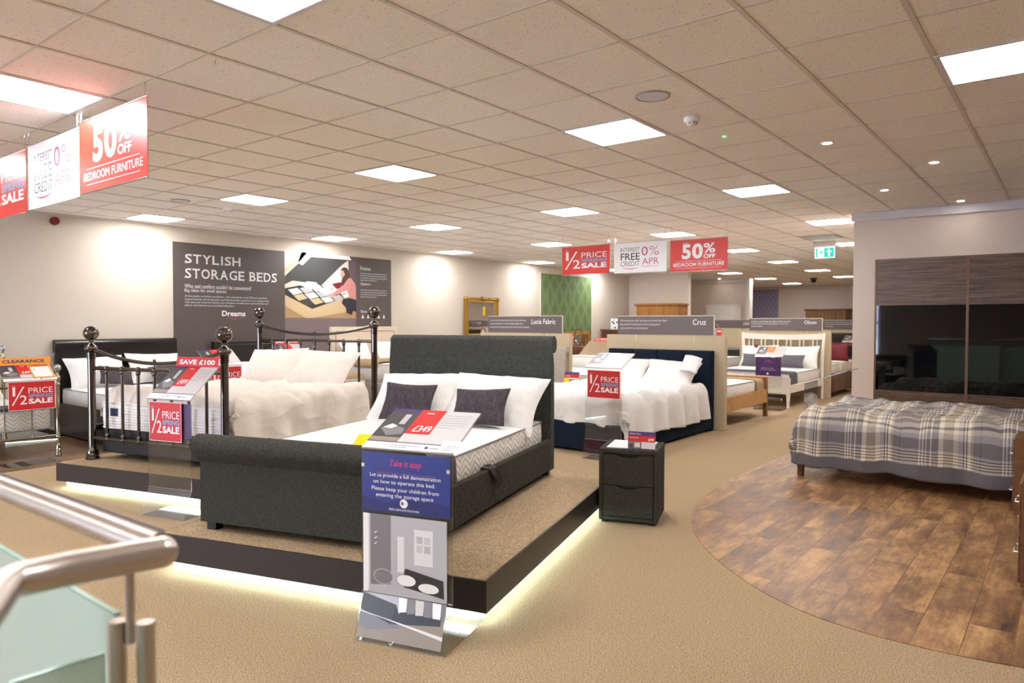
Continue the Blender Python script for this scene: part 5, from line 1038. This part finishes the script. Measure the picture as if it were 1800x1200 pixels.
    mb = MB(); mb.lathe([(.06, 0), (.06, .01), (.012, .02), (.012, .62)], 'red', n=14) if False else mb.tube([(0, 0, 0), (0, 0, .4)], .008, 'brushed_steel', 8); bpy.data.objects.remove(t)
    t = thing('swing_tag', 'small red and white ticket on the right top of the navy bed divider', 'ticket', (-3.85, 9.42, 1.296), 0); mb = MB(); mb.box(0, 0, 0, .07, .004, .09, 'red'); mb.box(.01, -.001, .05, .06, .0, .07, 'white'); mb.build('ticket', t); mb = MB(); mb.tube([(.035, .002, .09), (.02, .002, .14), (-.06, .002, .17), (-.1, .002, .15)], .002, 'white', 6); mb.build('cord', t)
    mb = MB(); mb.grid(lambda a, b: (.16*a, .1*b, .03*math.sin(a*6)*math.sin(b*4)+.03), 8, 6, 'lime'); tag(mb.build('green_tag', solid=.003, loc=(-6.82, 11.95, .80)), 'bright green plastic tag beside the half price card stand', 'tag')
far_things()

# ---------------------------------------------------------------- sliding wardrobe
def sliding():
    X0, Y, Z1 = -1.905, 9.5, 2.235; W_ = 2.86; t = thing('sliding_wardrobe', 'walnut sliding wardrobe with black glass bands at the right', 'wardrobe', (X0, Y, .004), 0)
    mb = MB(); mb.box(0, .02, 0, .025, .58, Z1, 'walnut_edge'); mb.box(W_-.025, .02, 0, W_, .58, Z1, 'walnut_edge'); mb.box(0, .02, Z1-.025, W_, .58, Z1, 'walnut_edge'); mb.box(.025, .04, .0, W_-.025, .58, Z1-.025, 'black_plastic'); mb.build('carcass', t)
    dw = (W_-.02)/3
    for k in range(3):
        x0 = .01+k*dw; x1 = x0+dw; y = -.01 if k % 2 else .005
        mb = MB(); mb.box(x0+.013, y+.012, .06, x1-.013, y+.022, Z1-.015, 'walnut_edge'); d = mb.build('door', t)
        for za, zb in ((.06, .665), (1.68, Z1-.015)): mb = MB(); mb.box(x0+.0135, y, za, x1-.0135, y+.012, zb, 'walnut'); mb.build('wood_panel', d)
        mb = MB(); mb.box(x0+.0135, y+.002, .666, x1-.0135, y+.0118, 1.679, 'black_glass'); mb.build('glass_panel', d, label='black gloss glass panel')
        mb = MB(); mb.box(x0, y-.006, .05, x0+.014, y+.024, Z1-.01, 'walnut_edge'); mb.box(x1-.014, y-.006, .05, x1, y+.024, Z1-.01, 'walnut_edge'); mb.build('edge_profile', d)
    mb = MB(); mb.box(0, -.03, 0, W_, .04, .05, 'walnut_edge'); mb.build('bottom_track', t)
sliding()

# ---------------------------------------------------------------- checked duvet bed
def plaid_bed():
    # foot at world x=-2.05, head at x=-.15; near long side at y=7.05.  local: x across (world -y .. ), use rz=-90: local x -> -world y, local y -> world x
    o = (-2.07, 8.62, .004); W_ = 1.55; L_ = 1.86; t = thing('wooden_bed', 'dark wood bed under a grey checked duvet on the wood floor', 'bed', o, -90)
    for x in (0, W_-.06):
        mb = MB(); mb.box(x, 0, 0, x+.06, .05, .42, 'teak'); mb.build('leg', t, bevel=.004)
        mb = MB(); mb.box(x, L_-.05, 0, x+.06, L_, .60, 'teak'); mb.build('leg', t, bevel=.004)
    for x in (0.01, W_-.04): mb = MB(); mb.box(x, .05, .20, x+.03, L_-.05, .34, 'teak'); mb.build('side_rail', t, bevel=.003)
    mb = MB(); mb.box(.06, .005, .20, W_-.06, .035, .50, 'teak'); mb.build('footboard', t, bevel=.004)
    mb = MB(); mb.box(.06, L_-.04, .25, W_-.06, L_-.01, .9, 'teak'); mb.build('headboard', t, bevel=.004)
    mattress(o, -90, .05, .06, W_-.05, L_-.06, .30, .52, 'mattress hidden under the checked duvet')
    def uvf(st, W2, L2):
        dl, dr, df, dh = .26, .45, .16, 0
        def g(a, b):
            s = st(a, dl, dr, W2); t2 = st(b, df, dh, L2); return (t2+2, s+2 if s < W2+dr-.115 else 20)
        return g
    duvet('duvet', 'crumpled grey and cream checked duvet', 'duvet', o, -90, -.02, -.03, W_+.03, L_-.02, .64, .26, .45, .16, 'plaid', .045, .028, 41, uvfix=uvf, amp=.045, nu=150, nv=150, r=.19, fq=13)
    # bedside drawers at the right picture edge
    for (ox, oy, h, lb) in ((-.33, 6.5, .62, 'brown bedside drawers by the head of the checked bed'), (-.205, 4.72, .62, 'brown chest with steel handles nearest the camera at the right edge')):
        t = thing('bedside_chest', lb, 'bedside table', (ox, oy, .004), 0); mb = MB(); mb.box(.0, 0, .04, .5, .40, h, 'teak'); mb.build('carcass', t, bevel=.004)
        for k in range(2):
            mb = MB(); mb.box(-.014, .015, .06+k*.28, 0, .385, .32+k*.28, 'teak'); d = mb.build('drawer', t, bevel=.003); mb = MB(); mb.tube([(-.014, .12, .2+k*.28), (-.035, .12, .2+k*.28), (-.035, .28, .2+k*.28), (-.014, .28, .2+k*.28)], .005, 'chrome', 8); mb.build('handle', d)
        for x in (.02, .44):
            for y in (.02, .34): mb = MB(); mb.box(x, y, 0, x+.04, y+.04, .04, 'chrome'); mb.build('foot', t)
plaid_bed()

# ---------------------------------------------------------------- stair balustrade at the lower left
def balustrade():
    z = 1.10; t = thing('stair_balustrade', 'brushed steel stair handrail with green glass panels in the foreground', 'railing', (-1.22, .54, 0), 0); ox, oy = -1.22, .54
    def P(x, y, zz=z): return (x-ox, y-oy, zz)
    r = .0245
    far = [(-1.205, .565), (-1.5, .560), (-2.6, .535)]
    mb = MB(); mb.tube([P(*p) for p in far], r, 'brushed_steel', 24); mb.tube([P(x, y+.012, z+.0255) for x, y in far], .0022, 'ink', 6); mb.build('handrail', t)
    near = [(-1.178, .56), (-1.186, .53), (-1.205, .44), (-1.214, .37), (-1.2, .345), (-1.16, .325), (-1.02, .25), (-.7, .08)]
    mb = MB(); mb.tube([P(*p) for p in near], r*1.06, 'brushed_steel', 24); mb.sphere(P(-1.178, .56), r*1.06, 'brushed_steel', 14); mb.build('handrail', t)
    mb = MB(); mb.tube([P(-1.215, .525, .95), P(-1.215, .525, z-.01)], .0075, 'brushed_steel', 14); mb.build('stem', t)
    for dx, dy in ((-.02, -.012), (.02, .016)):
        c = P(-1.215+dx, .525+dy, 0); mb = MB(); V = []
        mb.tube([c, (c[0], c[1], .985)], .0145, 'brushed_steel', 16); mb.build('post', t)
    mb = MB(); mb.lathe([(.06, 0), (.06, .008), (.02, .012)], 'brushed_steel', P(-1.215, .527, 0)); mb.build('base_plate', t)
    mb = MB(); mb.box(-2.55-ox, .52-oy, .08, -1.26-ox, .528-oy, .985, 'mint_glass'); mb.box(-2.55-ox, .519-oy, .985, -1.26-ox, .529-oy, .989, 'mint_edge'); mb.build('glass_panel', t)
    # near pane: runs from the post towards the camera, then turns
    a = (-1.228, .49); b = (-1.236, .36); mb = MB(); fr = F(P(*b, .08), (a[0]-b[0], a[1]-b[1], 0), (0, 0, 1)); mb.fbox(fr, 0, 0, .13, .86, -.004, .004, 'mint_glass'); mb.fbox(fr, 0, .86, .13, .863, -.004, .004, 'mint_edge'); mb.build('glass_panel', t)
    b = (-1.225, .345); c = (-.7, .06); mb = MB(); fr = F(P(*b, .08), (c[0]-b[0], c[1]-b[1], 0), (0, 0, 1)); mb.fbox(fr, 0, 0, .6, .86, -.004, .004, 'mint_glass'); mb.build('glass_panel', t)
    mb = MB(); mb.tube([P(-1.24, .50, .86), P(-1.2, .52, .86)], .012, 'brushed_steel', 12); mb.build('glass_clamp', t)
balustrade()
